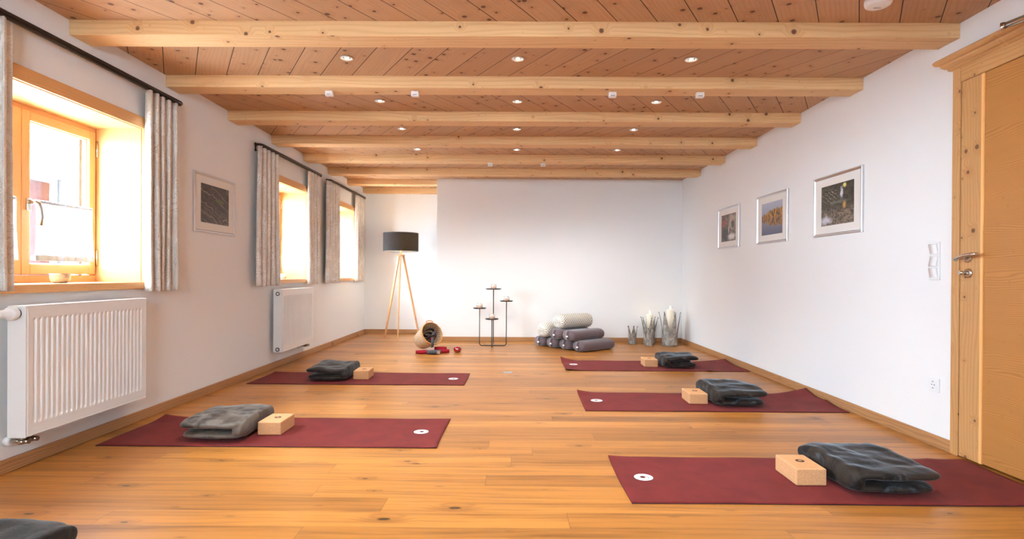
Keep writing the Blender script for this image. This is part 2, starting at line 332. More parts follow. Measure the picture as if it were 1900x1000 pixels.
def mat_print(kind):
    m, nt, p, o = newmat('printed_photo'); N = NT(nt); uv = N.coord('UV'); u, v, _ = N.sep(uv)
    def blob(cu, cv, ru, rv, soft=.5, nz=.6, sc=7, sh=0.0):
        x = N.m('DIVIDE', N.m('SUBTRACT', N.m('SUBTRACT', u, cu), N.m('MULTIPLY', N.m('SUBTRACT', v, cv), sh)), ru); y = N.m('DIVIDE', N.m('SUBTRACT', v, cv), rv)
        r = N.m('SQRT', N.m('ADD', N.m('MULTIPLY', x, x), N.m('MULTIPLY', y, y)))
        r = N.m('ADD', r, N.m('MULTIPLY', N.m('SUBTRACT', N.noise(uv, sc, 4, .65), .5), nz*2))
        return N.mr(r, 1-soft, 1, 1, 0)
    n = N.noise(uv, 9, 6, .7, .6)
    if kind == 'lake':
        ay = N.m('ABSOLUTE', N.m('SUBTRACT', v, .52))
        hgt = N.m('ADD', .06, N.m('MULTIPLY', N.mr(u, -.05, .6), .17))
        hgt = N.m('ADD', hgt, N.m('MULTIPLY', N.m('SUBTRACT', N.noise(N.xyz(N.m('MULTIPLY', u, 11), 3.0), 1, 3, .7), .42), .3))
        tree = N.mr(N.m('SUBTRACT', hgt, ay), -.01, .015)
        tc = N.mix(N.mr(N.noise(N.xyz(N.m('MULTIPLY', u, 18), N.m('MULTIPLY', ay, 5)), 1, 4, .6), .4, .62), srgb(74, 62, 44), srgb(206, 146, 62))
        sky = N.mix(v, srgb(96, 96, 120), srgb(176, 182, 198))
        c = N.mix(tree, sky, tc)
        c = N.mix(N.mr(ay, 0, .025, 1, 0), c, srgb(170, 110, 70))
        c = N.mix(N.m('MULTIPLY', N.m('LESS_THAN', v, .52), .25), c, srgb(80, 76, 90))
    elif kind == 'creek':
        c = N.mix(N.mr(n, .3, .7), srgb(38, 40, 36), srgb(84, 76, 62))
        c = N.mix(N.m('MULTIPLY', N.mr(v, .5, .3), N.mr(N.noise(uv, 11, 6, .7, 1.8), .42, .62)), c, srgb(150, 130, 112))
        lines = N.mr(N.m('ABSOLUTE', N.m('SINE', N.m('ADD', N.m('MULTIPLY', N.m('ADD', v, N.m('MULTIPLY', u, .8)), 30), N.m('MULTIPLY', n, 8)))), 0, .3, 1, 0)
        c = N.mix(N.m('MULTIPLY', lines, blob(.3, .72, .36, .24)), c, srgb(196, 182, 160))
        c = N.mix(blob(.64, .76, .06, .17, .7, .9, 12), c, srgb(214, 216, 230)); c = N.mix(blob(.72, .92, .07, .06, .6, 1, 14), c, srgb(226, 212, 130))
        c = N.mix(N.m('MULTIPLY', blob(.72, .45, .07, .13, .8, .3), .8), c, srgb(206, 160, 70)); c = N.mix(blob(.14, .13, .30, .13, .9, 1), c, srgb(206, 202, 214))
        c = N.mix(N.m('MULTIPLY', blob(.55, .55, .4, .06, .9), .5), c, srgb(140, 136, 124))
    elif kind == 'rocks':
        c = N.mix(N.mr(n, .35, .65), srgb(72, 66, 64), srgb(140, 128, 118))
        c = N.mix(blob(.75, .7, .3, .4, .6), c, srgb(176, 162, 148)); c = N.mix(blob(.3, .3, .3, .4), c, srgb(68, 62, 62))
        c = N.mix(blob(.8, .62, .14, .2), c, srgb(88, 82, 80)); c = N.mix(blob(.38, .55, .18, .13), c, srgb(84, 96, 70))
        c = N.mix(N.m('MULTIPLY', blob(.2, .68, .24, .2), N.mr(N.noise(uv, 26, 4), .48, .56)), c, srgb(206, 78, 68))
        c = N.mix(blob(.72, .16, .34, .16, .7), c, srgb(226, 220, 214)); c = N.mix(blob(.52, .45, .05, .22, .8, .5), c, srgb(200, 190, 180))
    else:
        c = N.mix(N.mr(n, .35, .65), srgb(50, 46, 46), srgb(88, 76, 68))
        w = N.m('ADD', N.m('ADD', v, N.m('MULTIPLY', u, .5)), N.m('MULTIPLY', N.m('SUBTRACT', N.noise(uv, 2.2, 3, .5, .4), .5), .55))
        ln = N.mr(N.m('ABSOLUTE', N.m('SINE', N.m('MULTIPLY', w, 11))), 0, .16, 1, 0)
        c = N.mix(N.m('MULTIPLY', ln, .75), c, srgb(196, 168, 148)); c = N.mix(N.m('MULTIPLY', N.mr(N.noise(N.xyz(N.m('MULTIPLY', w, 26), u), 1, 3), .45, .7), N.mr(v, .6, .2)), c, srgb(140, 120, 106))
        c = N.mix(blob(.66, .62, .22, .07, .6, .5, 7, -.8), c, srgb(104, 100, 52))
    nt.links.new(c, p.inputs['Base Color']); p.inputs['Roughness'].default_value = .35; p.inputs['Specular IOR Level'].default_value = .35
    return m

# ------------------------------------------------------------------ mesh helpers
class MB:
    def __init__(s): s.v = []; s.f = []; s.uv = []; s.mi = []; s.sm = []
    def face(s, idx, uv=None, mi=0, sm=False):
        s.f.append(tuple(idx)); s.uv.append(uv or [(0, 0)]*len(idx)); s.mi.append(mi); s.sm.append(sm)
    def poly(s, pts, g='x', off=None, mi=0):
        b = len(s.v); s.v += [Vector(p) for p in pts]
        off = off or (0, 0)
        s.face(range(b, b+len(pts)), s.tex(pts, g, off), mi)
    def tex(s, pts, g, off):
        p = [Vector(q) for q in pts]; n = (p[1]-p[0]).cross(p[2]-p[0]); a = max(range(3), key=lambda i: abs(n[i]))
        gi = 'xyz'.index(g); ax = [i for i in range(3) if i != a]
        if gi in ax: uu = gi; vv = [i for i in ax if i != gi][0]
        else: uu, vv = ax
        return [(q[uu]+off[0], q[vv]+off[1]) for q in p]
    def box(s, x0, x1, y0, y1, z0, z1, g='x', mi=0, off=None):
        off = off or (random.uniform(0, 40), random.uniform(0, 40))
        c = [(x0, y0, z0), (x1, y0, z0), (x1, y1, z0), (x0, y1, z0), (x0, y0, z1), (x1, y0, z1), (x1, y1, z1), (x0, y1, z1)]
        b = len(s.v); s.v += [Vector(p) for p in c]
        for k, q in enumerate(((3, 2, 1, 0), (4, 5, 6, 7), (0, 1, 5, 4), (1, 2, 6, 5), (2, 3, 7, 6), (3, 0, 4, 7))):
            o2 = (off[0]+k*1.7, off[1]+k*.9)
            s.face([b+i for i in q], s.tex([c[i] for i in q], g, o2), mi)
        return s
    def grid(s, fn, nu, nv, cu=False, cv=False, sm=True, uvf=None, mi=0, flip=False):
        b = len(s.v); mu = nu if cu else nu+1; mv = nv if cv else nv+1
        for j in range(mv):
            for i in range(mu): s.v.append(Vector(fn(i/nu, j/nv)))
        for j in range(nv):
            for i in range(nu):
                i2 = (i+1) % mu if cu else i+1; j2 = (j+1) % mv if cv else j+1
                q = [b+j*mu+i, b+j*mu+i2, b+j2*mu+i2, b+j2*mu+i]
                t = [(i/nu, j/nv), ((i+1)/nu, j/nv), ((i+1)/nu, (j+1)/nv), (i/nu, (j+1)/nv)]
                if uvf: t = [uvf(*w) for w in t]
                if flip: q.reverse(); t.reverse()
                s.face(q, t, mi, sm)
        return s
    def lathe(s, prof, c=(0, 0, 0), n=32, sm=True, mi=0, rot=None, uvs=(1, 1)):
        c = Vector(c)
        def fn(a, t):
            k = t*(len(prof)-1); i = min(int(k+1e-6), len(prof)-1); r, z = prof[i]
            p = Vector((r*math.cos(a*2*PI), r*math.sin(a*2*PI), z))
            if rot: p = rot @ p
            return c+p
        return s.grid(fn, n, len(prof)-1, cu=True, sm=sm, mi=mi, uvf=lambda a, t: (a*uvs[0], t*uvs[1]))
    def tube(s, path, r, n=10, closed=False, caps=True, mi=0, ru=None):
        P = [Vector(p) for p in path]; m = len(P); b = len(s.v); prev = None
        for i, p in enumerate(P):
            t = (P[(i+1) % m]-P[i-1]) if closed else (P[min(i+1, m-1)]-P[max(i-1, 0)])
            t.normalize()
            if prev is None:
                x = Vector((0, 0, 1)) if abs(t.z) < .9 else Vector((1, 0, 0)); nrm = (x-t*x.dot(t)).normalized()
            else: nrm = (prev-t*prev.dot(t)).normalized()
            prev = nrm; bn = t.cross(nrm); rr = r(i/(m-1)) if callable(r) else r
            r2 = ru if ru else rr
            for k in range(n):
                a = 2*PI*k/n; s.v.append(p+nrm*math.cos(a)*rr+bn*math.sin(a)*r2)
        seg = m if closed else m-1
        for i in range(seg):
            for k in range(n):
                k2 = (k+1) % n; i2 = (i+1) % m
                s.face([b+i*n+k, b+i2*n+k, b+i2*n+k2, b+i*n+k2], [(i*.05, k/n*.1), ((i+1)*.05, k/n*.1), ((i+1)*.05, (k+1)/n*.1), (i*.05, (k+1)/n*.1)], mi, True)
        if caps and not closed:
            s.face([b+k for k in range(n)], None, mi); s.face([b+(m-1)*n+k for k in range(n-1, -1, -1)], None, mi)
        return s
    def ribbon(s, path, wd, th=.003, mi=0):
        """flat strap: path of (point, width direction)"""
        b = len(s.v); m = len(path)
        for i, (p, w) in enumerate(path):
            p = Vector(p); w = Vector(w).normalized()
            t = (Vector(path[min(i+1, m-1)][0])-Vector(path[max(i-1, 0)][0])).normalized(); n = t.cross(w).normalized()
            for a, c in ((-1, -1), (1, -1), (1, 1), (-1, 1)): s.v.append(p+w*wd/2*a+n*th/2*c)
        for i in range(m-1):
            for k in range(4):
                k2 = (k+1) % 4; s.face([b+i*4+k, b+i*4+k2, b+(i+1)*4+k2, b+(i+1)*4+k], None, mi, k % 2 == 0)
        s.face([b, b+1, b+2, b+3], None, mi); e = b+(m-1)*4; s.face([e+3, e+2, e+1, e], None, mi)
        return s
    def build(s, name, mat, parent=None, origin=(0, 0, 0), bevel=0, loc=None, seg=2):
        me = bpy.data.meshes.new(name); o3 = Vector(origin)
        me.from_pydata([p-o3 for p in s.v], [], s.f)
        ul = me.uv_layers.new(name='UVMap'); k = 0
        for f in s.uv:
            for t in f: ul.data[k].uv = t; k += 1
        for i, p in enumerate(me.polygons): p.material_index = s.mi[i]; p.use_smooth = s.sm[i]
        for mm in (mat if isinstance(mat, (list, tuple)) else [mat]): me.materials.append(mm)
        bm = bmesh.new(); bm.from_mesh(me); bmesh.ops.recalc_face_normals(bm, faces=bm.faces); bm.to_mesh(me); bm.free()
        o = bpy.data.objects.new(name, me); COL.objects.link(o)
        if parent: o.parent = parent
        if loc is not None: o.location = loc
        elif not parent: o.location = o3
        if bevel:
            md = o.modifiers.new('bevel', 'BEVEL'); md.width = bevel; md.segments = seg; md.limit_method = 'ANGLE'; md.angle_limit = math.radians(40)
        return o
def tag(o, label=None, cat=None, group=None, kind=None):
    if label: o['label'] = label
    if cat: o['category'] = cat
    if group: o['group'] = group
    if kind: o['kind'] = kind
    return o
def empty(name, loc=(0, 0, 0), rz=0.0):
    o = bpy.data.objects.new(name, None); COL.objects.link(o); o.location = loc; o.rotation_euler = (0, 0, rz); o.empty_display_size = .1
    return o
def dup(root, loc, rz=None, label=None):
    def cp(o, par):
        c = o.copy(); COL.objects.link(c); c.parent = par
        for ch in o.children: cp(ch, c)
        return c
    r = cp(root, None); r.location = loc
    if rz is not None: r.rotation_euler = (0, 0, rz)
    if label: r['label'] = label
    return r
def struct(o): o['kind'] = 'structure'; return o
def smoothed(me):
    for p in me.polygons: p.use_smooth = True

# ------------------------------------------------------------------ the room
b = MB(); b.box(XL-WTH, XR+.3, Y0-.3, YR+.3, -.12, 0, off=(0, 0)); b.uv = [[(q.x, q.y) for q in [b.v[i] for i in f]] for f in b.f]
struct(b.build('floor', M['floor']))

BY = [3.165+.8765*k for k in range(-5, 8)]; BW = .165
b = MB(); ca, sa = math.cos(math.radians(58.6)), math.sin(math.radians(58.6)); step = .2262
for k, y in enumerate(BY[:-1]+[BY[-1]]):
    kk = k-5                                    # bay after beam kk; the boards change direction in every bay
    ya, yb = y+BW/2, min(y+.8765+BW/2, YR+.1)
    if k == 0: ya = Y0-.1
    d = 1 if kk % 2 else -1                     # bay before beam 0 leans one way, the next the other
    refs = {-1: (1.252, 3.17), 0: (-1.21, 4.081), 1: (2.119, 4.925), 2: (-2.083, 5.419)}
    rx, ry = refs.get(kk, (.05*k, y))
    pts = [(XL-.1, ya, H), (XR+.1, ya, H), (XR+.1, yb, H), (XL-.1, yb, H)]
    i0 = len(b.v); b.v += [Vector(p) for p in pts]
    uv = [((p[0]-rx)*ca+(p[1]-ry)*sa*d + k*3.1, ((p[0]-rx)*sa*d*-1+(p[1]-ry)*ca) + .193*(40+k*30)) for p in pts]
    b.face([i0, i0+1, i0+2, i0+3], uv)
    i1 = len(b.v); b.v += [Vector((p[0], p[1], H+.12)) for p in pts]
    b.face([i1+3, i1+2, i1+1, i1]); 
    for a_, c_ in ((0, 1), (1, 2), (2, 3), (3, 0)): b.face([i0+a_, i1+a_, i1+c_, i0+c_])
struct(b.build('ceiling', M['ceil']))
for k, y in enumerate(BY):
    x1 = XR if y+BW < YB+.3 and k != 11 else XE
    if y > YB: x1 = XE
    b = MB().box(XL, x1, y, y+BW, H-.0845, H+.02, off=(k*6.3, k*2.7+.4))
    o = b.build('trim_%d' % (k+1), M['beam'], bevel=.004); struct(o)
    for yy in ():
        pass

b = MB()                                         # window wall with its openings
ys = [Y0-.3]
for a, c in sorted(WINS): ys += [a-.02, c+.02]
ys.append(YR+.3)
for i in range(0, len(ys), 2): b.box(XL-WTH, XL, ys[i], ys[i+1], -.1, H+.1)
for a, c in WINS:
    b.box(XL-WTH, XL, a-.02, c+.02, -.1, WZ0-.03); b.box(XL-WTH, XL, a-.02, c+.02, WZ1+.02, H+.1)
struct(b.build('wall_left', M['plaster']))
DY0, DY1, DZ = 2.18, 3.165, 2.09
b = MB(); b.box(XR, XR+.25, Y0-.3, DY0, -.1, H+.1); b.box(XR, XR+.25, DY1, YR+.3, -.1, H+.1); b.box(XR, XR+.25, DY0, DY1, DZ, H+.1); b.box(XR+.1, XR+.25, DY0, DY1, -.1, DZ)
struct(b.build('wall_right', M['plaster']))
b = MB().box(XE, XR, YB, YR+.3, 0, H); struct(b.build('wall_back', M['plaster'], bevel=.004))
b = MB().box(XL, XE, YR, YR+.3, 0, H); struct(b.build('wall_recess', M['plaster']))
b = MB(); b.box(XL, RW[0], Y0-.3, Y0, 0, H); b.box(RW[1], XR, Y0-.3, Y0, 0, H); b.box(RW[0], RW[1], Y0-.3, Y0, 0, RW[2]); b.box(RW[0], RW[1], Y0-.3, Y0, RW[3], H)
struct(b.build('wall_front', M['plaster']))
def baseboard(name, x0, x1, y0, y1, g):
    return struct(MB().box(x0, x1, y0, y1, 0, .0675, g).build(name, M['oak'], bevel=.003))
baseboard('baseboard_left', XL, XL+.015, Y0, YR, 'y'); baseboard('baseboard_right', XR-.015, XR, 3.185, YB, 'y')
baseboard('baseboard_back', XE-.0, XR-.016, YB-.015, YB, 'x'); baseboard('baseboard_recess', XL+.016, XE, YR-.015, YR, 'x')
baseboard('baseboard_block', XE-.015, XE, YB-.015, YR-.016, 'y')

# ------------------------------------------------------------------ windows
XF = -2.83                                       # inner face of the sashes
def ring_yz(b, x0, x1, y0, y1, z0, z1, w, wb=None):
    wb = wb or w
    b.box(x0, x1, y0, y0+w, z0, z1, 'z'); b.box(x0, x1, y1-w, y1, z0, z1, 'z')
    b.box(x0, x1, y0+w, y1-w, z0, z0+wb, 'y'); b.box(x0, x1, y0+w, y1-w, z1-w, z1, 'y')
def make_window(n, a, c):
    R = empty('window_%d' % n, (XL, (a+c)/2, WZ0)); struct(R); org = R.location
    z0, z1 = WZ0, WZ1; cw = .08; mid = (a+c)/2
    b = MB()                                     # lining of the reveal and flat casing on the wall
    b.box(-2.90, XL, a-.018, a, z0, z1+.018, 'z'); b.box(-2.90, XL, c, c+.018, z0, z1+.018, 'z'); b.box(-2.90, XL, a, c, z1, z1+.018, 'y')
    b.build('window_lining', M['larch'], R, org, .001)
    b = MB(); b.box(XL, XL+.018, a-cw, a-.004, z0-.0, z1+cw, 'z'); b.box(XL, XL+.018, c+.004, c+cw, z0, z1+cw, 'z'); b.box(XL, XL+.018, a-.004, c+.004, z1+.004, z1+cw, 'y')
    b.build('casing', M['larch'], R, org, .003)
    b = MB(); b.box(-2.90, XL, a, c, z0-.03, z0, 'y'); b.box(XL, XL+.03, a-cw-.01, c+cw+.01, z0-.045, z0, 'y')
    b.build('window_sill', M['larch'], R, org, .004)
    b = MB(); ring_yz(b, XF-.06, XF-.02, a, c, z0, z1, .035, .045)
    b.box(XF-.06, XF-.005, a, c, z0, z0+.042, 'y'); b.box(XF-.06, XF-.012, a, c, z1-.028, z1, 'y')
    b.build('window_frame', M['larch'], R, org, .003)
    for k, (p, q) in enumerate(((a+.012, mid-.002), (mid+.002, c-.012))):
        b = MB(); ring_yz(b, XF-.045, XF, p, q, z0+.050, z1-.03, .056, .062)
        ring_yz(b, XF-.045, XF-.018, p+.052, q-.052, z0+.108, z1-.082, .010)
        s = b.build('sash', M['larch'], R, org, .004)
        g = MB().box(XF-.034, XF-.028, p+.052, q-.052, z0+.108, z1-.082); g.build('pane', M['glass'], s, org)
        for zz in (z0+.16, z1-.14):
            yy = p-.006 if k == 0 else q+.006
            h = MB().tube([(XF+.004, yy, zz-.055), (XF+.004, yy, zz+.055)], .007, 10)
            h.build('hinge', M['chrome'], s, org)
        if k == 1:
            h = MB(); h.box(XF, XF+.012, p+.022, p+.052, 1.355, 1.425)
            h.tube([(XF+.01, p+.037, 1.405), (XF+.05, p+.037, 1.405), (XF+.058, p+.045, 1.400), (XF+.06, p+.06, 1.375), (XF+.06, p+.068, 1.32), (XF+.052, p+.066, 1.27)], .011, 10, ru=.008)
            h.build('handle', M['chrome'], s, org, .002)
    b = MB(); ring_yz(b, -2.945, -2.915, a+.02, c-.02, z0+.02, z1-.015, .024)
    b.box(-2.945, -2.915, mid-.011, mid+.011, z0+.02, z1-.06, 'z')
    b.build('outer_frame', M['grayframe'], R, org, .002)
    return R
for i, (a, c) in enumerate(WINS): make_window(i+1, a, c)  # the fourth window is an unseen extra, put in for its light
R = empty('window_5', (0, Y0, RW[2])); struct(R)  # window put in out of view to light the room from the camera side
b = MB()
for x in (RW[0], -.655, RW[1]-.06): b.box(x, x+.06, Y0-.2, Y0-.14, RW[2], RW[3], 'z')
b.box(RW[0], RW[1], Y0-.2, Y0-.14, RW[2], RW[2]+.06); b.box(RW[0], RW[1], Y0-.2, Y0-.14, RW[3]-.06, RW[3])
b.build('window_frame', M['larch'], R, R.location, .003)
MB().box(RW[0], RW[1], Y0-.175, Y0-.17, RW[2], RW[3]).build('pane', M['glass'], R, R.location)

# half-height voile curtains
def voile(y0, y1, label, seed):
    n = 90; rnd = random.Random(seed); zt, zb = 1.412, 1.065
    X = XF+.012
    def fn(u, t):
        y = y0+(y1-y0)*u; z = zt+(zb-zt)*t
        am = .004+.008*t
        return (X+.008+am*math.sin(u*38+seed)+am*.6*math.sin(u*17+2*seed), y+.004*math.sin(t*5+u*9), z)
    b = MB().grid(fn, n, 14)
    o = b.build('cafe_curtain', M['sheer'], None, (X, (y0+y1)/2, zb)); tag(o, label, 'curtain', 'half-height voile curtains')
    g = MB().grid(lambda u, t: (X+.008+.006*math.sin(u*150)*(1-t)+.012*math.cos(t*PI*2), y0+(y1-y0)*u, zt+.012*math.sin(t*2*PI)), 100, 8, cv=True)
    g.build('gathered_heading', M['voile'], o, (X, (y0+y1)/2, zb))
    h = MB().grid(lambda u, t: (fn(u, 1-t*.09)[0]+.0015, fn(u, 1-t*.09)[1], zb+t*.035), 60, 1)
    h.build('hem', M['voile'], o, (X, (y0+y1)/2, zb))
voile(2.69, 3.14, 'sheer white half curtain on the near sash of the nearest window, behind the drape', 1)
voile(3.268, 3.706, 'sheer white half curtain on the far sash of the nearest window, above the metal bowl', 2)
voile(6.25, 6.69, 'sheer white half curtain on the middle window, mostly hidden by the drape', 3)

# curtain rails and drapes
RO = .065                                         # rail centre to wall
def rail(y0, y1, label):
    x = XL+RO; z = 2.25; org = (XL, (y0+y1)/2, z)
    R = empty('curtain_rail', org)
    tag(R, label, 'curtain rail', 'dark curtain rails above the windows')
    pts = [(XL+.004, y0, z+.002), (x-.03, y0, z+.002), (x-.010, y0+.008, z+.001), (x, y0+.035, z), (x, y1-.035, z), (x-.010, y1-.008, z), (x-.03, y1, z), (XL+.004, y1, z)]
    MB().tube(pts, .0115, 12).build('rod', M['bronze'], R, org)
    MB().box(x-.011, x+.007, y0+.035, y1-.035, z-.027, z-.013).build('glider_track', M['bronze'], R, org, .002)
    for yy in (y0, y1):
        b = MB().lathe([(0, 0), (.020, 0), (.020, .006), (.013, .014), (0, .014)], (XL, yy, z), 20, rot=Matrix.Rotation(PI/2, 3, 'Y'))
        b.lathe([(0, 0), (.014, 0), (.014, .006), (.009, .012), (0, .012)], (XL, yy, z-.052), 20, rot=Matrix.Rotation(PI/2, 3, 'Y')); b.box(XL, XL+.006, yy-.010, yy+.010, z-.06, z+.01)
        b.build('wall_rosette', M['bronze'], R, org)
    return R
rail(2.27, 4.15, 'long dark curtain rail above the nearest window'); rail(5.44, 7.15, 'dark curtain rail above the middle window'); rail(7.50, 9.24, 'dark curtain rail above the farthest window by the corner')
def drape(y0, y1, label, seed, flare=.03, side=1, n=5, zb=.875):
    zt = 2.220; rnd = random.Random(seed); x = XL+RO; y0 *= 1.0144; y1 *= 1.0144
    K = n*14
    ph = [rnd.uniform(.8, 1.2) for _ in range(n*2+2)]
    def prof(u, t):
        k = u*n; am = (.026+.008*t)*ph[int(k) % len(ph)]
        w = math.sin(k*2*PI); w = math.copysign(abs(w)**.7, w)
        lean = .010*math.sin(k*4*PI+seed)
        dx = am*w + .006*math.sin(t*4+u*9+seed)*t
        c = .5+(u-.5)*(1+flare*6*t*(.6 if side > 0 else 1))
        y = y0+(y1-y0)*c+lean
        return (x+dx-.004, y, zt+(zb-zt)*t - .004*math.sin(u*21+seed)*t)
    L = .9; hh = zt-zb
    b = MB().grid(prof, K, 26, uvf=lambda u, t: (u*L+seed*1.3, t*hh))
    o = b.build('curtain', M['damask'], None, (x, (y0+y1)/2, zb))
    md = o.modifiers.new('thickness', 'SOLIDIFY'); md.thickness = .003
    tag(o, label, 'curtain', 'beige damask drapes'); return o
drape(2.38, 2.695, 'damask drape at the left edge of the photo, near side of the nearest window', 1, .01, n=4, zb=.905)
drape(3.68, 4.03, 'damask drape on the far side of the nearest window, beside the framed picture', 2, .0, n=5)
drape(5.29, 5.75, 'damask drape left of the middle window, above the far radiator', 3, .045)
drape(6.58, 6.95, 'damask drape right of the middle window', 4, .01, n=4)
drape(7.23, 7.74, 'damask drape left of the farthest window', 5, .04)
drape(8.54, 9.01, 'damask drape right of the farthest window, next to the floor lamp corner', 6, .01)

# ------------------------------------------------------------------ outside
b = MB().box(-40, -3.1, -20, 40, -.9, -.8); struct(b.build('ground_outside', M['snow']))
T = empty('neighbour_house', (-10, 9, -.8)); tag(T, 'white neighbouring house with red scale tiled wall seen through the window', 'house')
og = T.location
MB().box(-14, -9.2, 4, 16, -.8, 2.62, 'y').build('wall', M['housewhite'], T, og)
bb = MB(); bb.poly([(-9.17, 6.0, -.8), (-9.17, 11.0, -.8), (-9.17, 11.0, 2.75), (-9.17, 6.0, 2.75)], 'y'); bb.build('tiled_cladding', M['scales'], T, og)
MB().box(-14, -8.7, 4, 11.05, 2.80, 2.92).build('roof', M['housewhite'], T, og)
MB().box(-8.8, -8.66, 4, 11.05, 2.88, 3.05).build('gutter', M['housewhite'], T, og, .02)
for i, y in enumerate((9.2, 9.75, 10.3)):
    MB().box(-9.1, -9.0, y, y+.14, 3.30, 3.38).build('snow_guard', M['pipe'], T, og)
MB().box(-14, -9.3, 4, 11.05, 3.05, 3.3).build('snow_layer', M['housewhite'], T, og)
MB().tube([(-8.9, 10.95, -.8), (-8.9, 10.95, 5.5)], .06, 12).build('downpipe', M['pipe'], T, og)
MB().box(-14, -9.0, 11.15, 24, -.8, 7).build('tall_wing', M['housewhite'], T, og)

# ------------------------------------------------------------------ radiators
def make_radiator(L):
    R = empty('radiator'); z0, z1 = .0, .645; d = .09
    b = MB()
    pitch = L/27.0; n = 25; m0 = (L-n*pitch)/2
    ys = [0, .006]; xs = [0, 0]
    prof = [(0, 0), (m0, 0)]
    for i in range(n):
        s = m0+i*pitch; prof += [(s+pitch*.12, 0), (s+pitch*.30, 1), (s+pitch*.66, 1), (s+pitch*.84, 0)]
    prof += [(L-m0, 0), (L, 0)]
    zz = [0, .055, .070, z1-.075, z1-.060, z1]; zf = [0, 0, 1, 1, 0, 0]
    nu = len(prof)-1
    i0 = len(b.v)
    for z, fz in zip(zz, zf):
        for y, fy in prof: b.v.append(Vector((-.009*fy*fz, y, z)))
    for j in range(5):
        for i in range(nu):
            q = i0+j*(nu+1)+i; b.face([q, q+1, q+nu+2, q+nu+1])
    b.build('front_panel', M['white_metal'], R)
    b = MB(); b.box(-.012, -.010, 0, L, 0, z1); b.box(-d, -d+.006, 0, L, .01, z1-.01); b.build('back_panel', M['white_metal'], R)
    for ya_ in (-.004, L): MB().box(-d, .001, ya_, ya_+.004, -.004, z1+.002).build('side_panel', M['white_metal'], R, bevel=.0015)
    b = MB(); b.box(-d, .001, 0, L, z1-.004, z1+.002); b.build('top_grille', M['white_metal'], R, bevel=.002)
    b = MB(); b.box(0, .002, 0, L, .0, .006); b.box(0, .002, 0, L, z1-.01, z1-.006); b.box(0, .003, .008, .014, .01, z1-.01); b.build('edge_rib', M['white_metal'], R)
    for yy in (.18, L-.18): MB().box(-.129, -d, yy-.02, yy+.02, .08, .56).build('wall_bracket', M['white_metal'], R)
    return R
def valve_block(R, y, wall=True):
    b = MB()
    for dy in (0, .05):
        b.tube([(-.05, y+dy, -.004), (-.05, y+dy, -.03)], .012, 12); b.tube([(-.05, y+dy, -.03), (-.128, y+dy, -.03)], .009, 12)
        b.lathe([(0, 0), (.016, .002), (.018, .012), (.016, .024), (0, .026)], (-.05, y+dy, -.045), 14); b.tube([(-.05, y+dy, -.03), (-.014, y+dy, -.03)], .012, 12)
    b.tube([(-.05, y, -.03), (-.05, y+.05, -.03)], .008, 12)
    b.build('valve', M['brass'], R)
    c = MB()
    for dy in (0, .05): c.lathe([(.009, 0), (.026, 0), (.026, .02), (.018, .028), (.009, .028)], (-.128, y+dy, -.03), 18, rot=Matrix.Rotation(PI/2, 3, 'Y'))
    c.build('pipe_collar', M['white_plastic'], R)
rad = make_radiator(.892); rad.location = (-2.40, 2.742, .186)
tag(rad, 'white ribbed panel radiator with thermostat head under the nearest window', 'radiator', 'panel radiators under the windows')
rad2 = dup(rad, (-2.40, 5.775, .186), None, 'white ribbed panel radiator under the middle window, farther one'); 
valve_block(rad, .035); valve_block(rad2, .76)
b = MB(); rx = Matrix.Rotation(PI/2, 3, 'X')
b.lathe([(0, -.001), (.030, 0), (.032, .006), (.032, .03), (.027, .034), (.021, .036), (.0195, .09), (.017, .096), (0, .097)], (-.045, -.014, .61), 28, rot=rx)
b.build('thermostat_head', M['white_plastic'], rad, bevel=0)
MB().lathe([(0, 0), (.026, 0), (.026, .014), (0, .014)], (-.045, -.004, .61), 24, rot=rx).build('valve_ring', M['dark'], rad)
for zz in (.60, .025):
    MB().lathe([(.014, 0), (.021, 0), (.021, .004), (.014, .004)], (-.045, -.0045, zz), 24, rot=rx).build('cap_ring', M['dark'], rad2)
    MB().lathe([(0, 0), (.013, 0), (.012, .008), (0, .009)], (-.045, -.0045, zz), 24, rot=rx).build('end_cap', M['cup'], rad2)

# ------------------------------------------------------------------ downlights, sensors
def make_downlight():
    R = empty('downlight')
    MB().lathe([(.026, .004), (.030, -.003), (.038, -.006), (.042, -.004), (.043, 0), (.026, .004)], n=32).build('trim_ring', M['ringm'], R)
    MB().lathe([(0, .002), (.026, .002), (.026, 0.0), (.020, -.001), (0, -.001)], n=24).build('reflector', M['silver'], R)
    MB().lathe([(0, -.0015), (.012, -.0015), (.012, -.004), (0, -.005)], n=20).build('bulb', M['bulb'], R)
    return R
LX = (-1.117, .012, 1.153); LY = (3.70, 4.61, 5.485, 6.386)
rowname = ('front', 'second', 'third', 'back'); colname = ('left', 'middle', 'right')
d0 = make_downlight(); first = True
for j, y in enumerate(LY+(2.83, 1.95)):  # the last two rows are out of view, added for extra light
    for i, x in enumerate(LX):
        if j >= 4 and False: continue
        o = d0 if first else dup(d0, (0, 0, 0)); first = False
        o.location = (x, y, H-.004)
        if j < 4: lab = 'recessed ceiling spotlight, %s one in the %s row' % (colname[i], rowname[j])
        else: lab = 'unseen ceiling spotlight added for light, %s one, %s above or behind the camera' % (colname[i], ('first row', 'second row', 'third row', 'fourth row')[j-4])
        tag(o, lab, 'ceiling light', 'recessed spotlights between the beams')
        l = bpy.data.lights.new('spot', 'SPOT'); l.energy = 29 if j != 3 else 54; l.color = (1, .99, .94); l.spot_size = math.radians(92 if j != 3 else 110); l.spot_blend = 1; l.shadow_soft_size = .02
        lo = bpy.data.objects.new('spot_beam', l); COL.objects.link(lo); lo.location = (x, y, H-(.02 if j != 3 else .06))
        if j == 3: lo.rotation_euler = (math.radians(24), 0, 0)      # the back row is swivelled towards the end wall
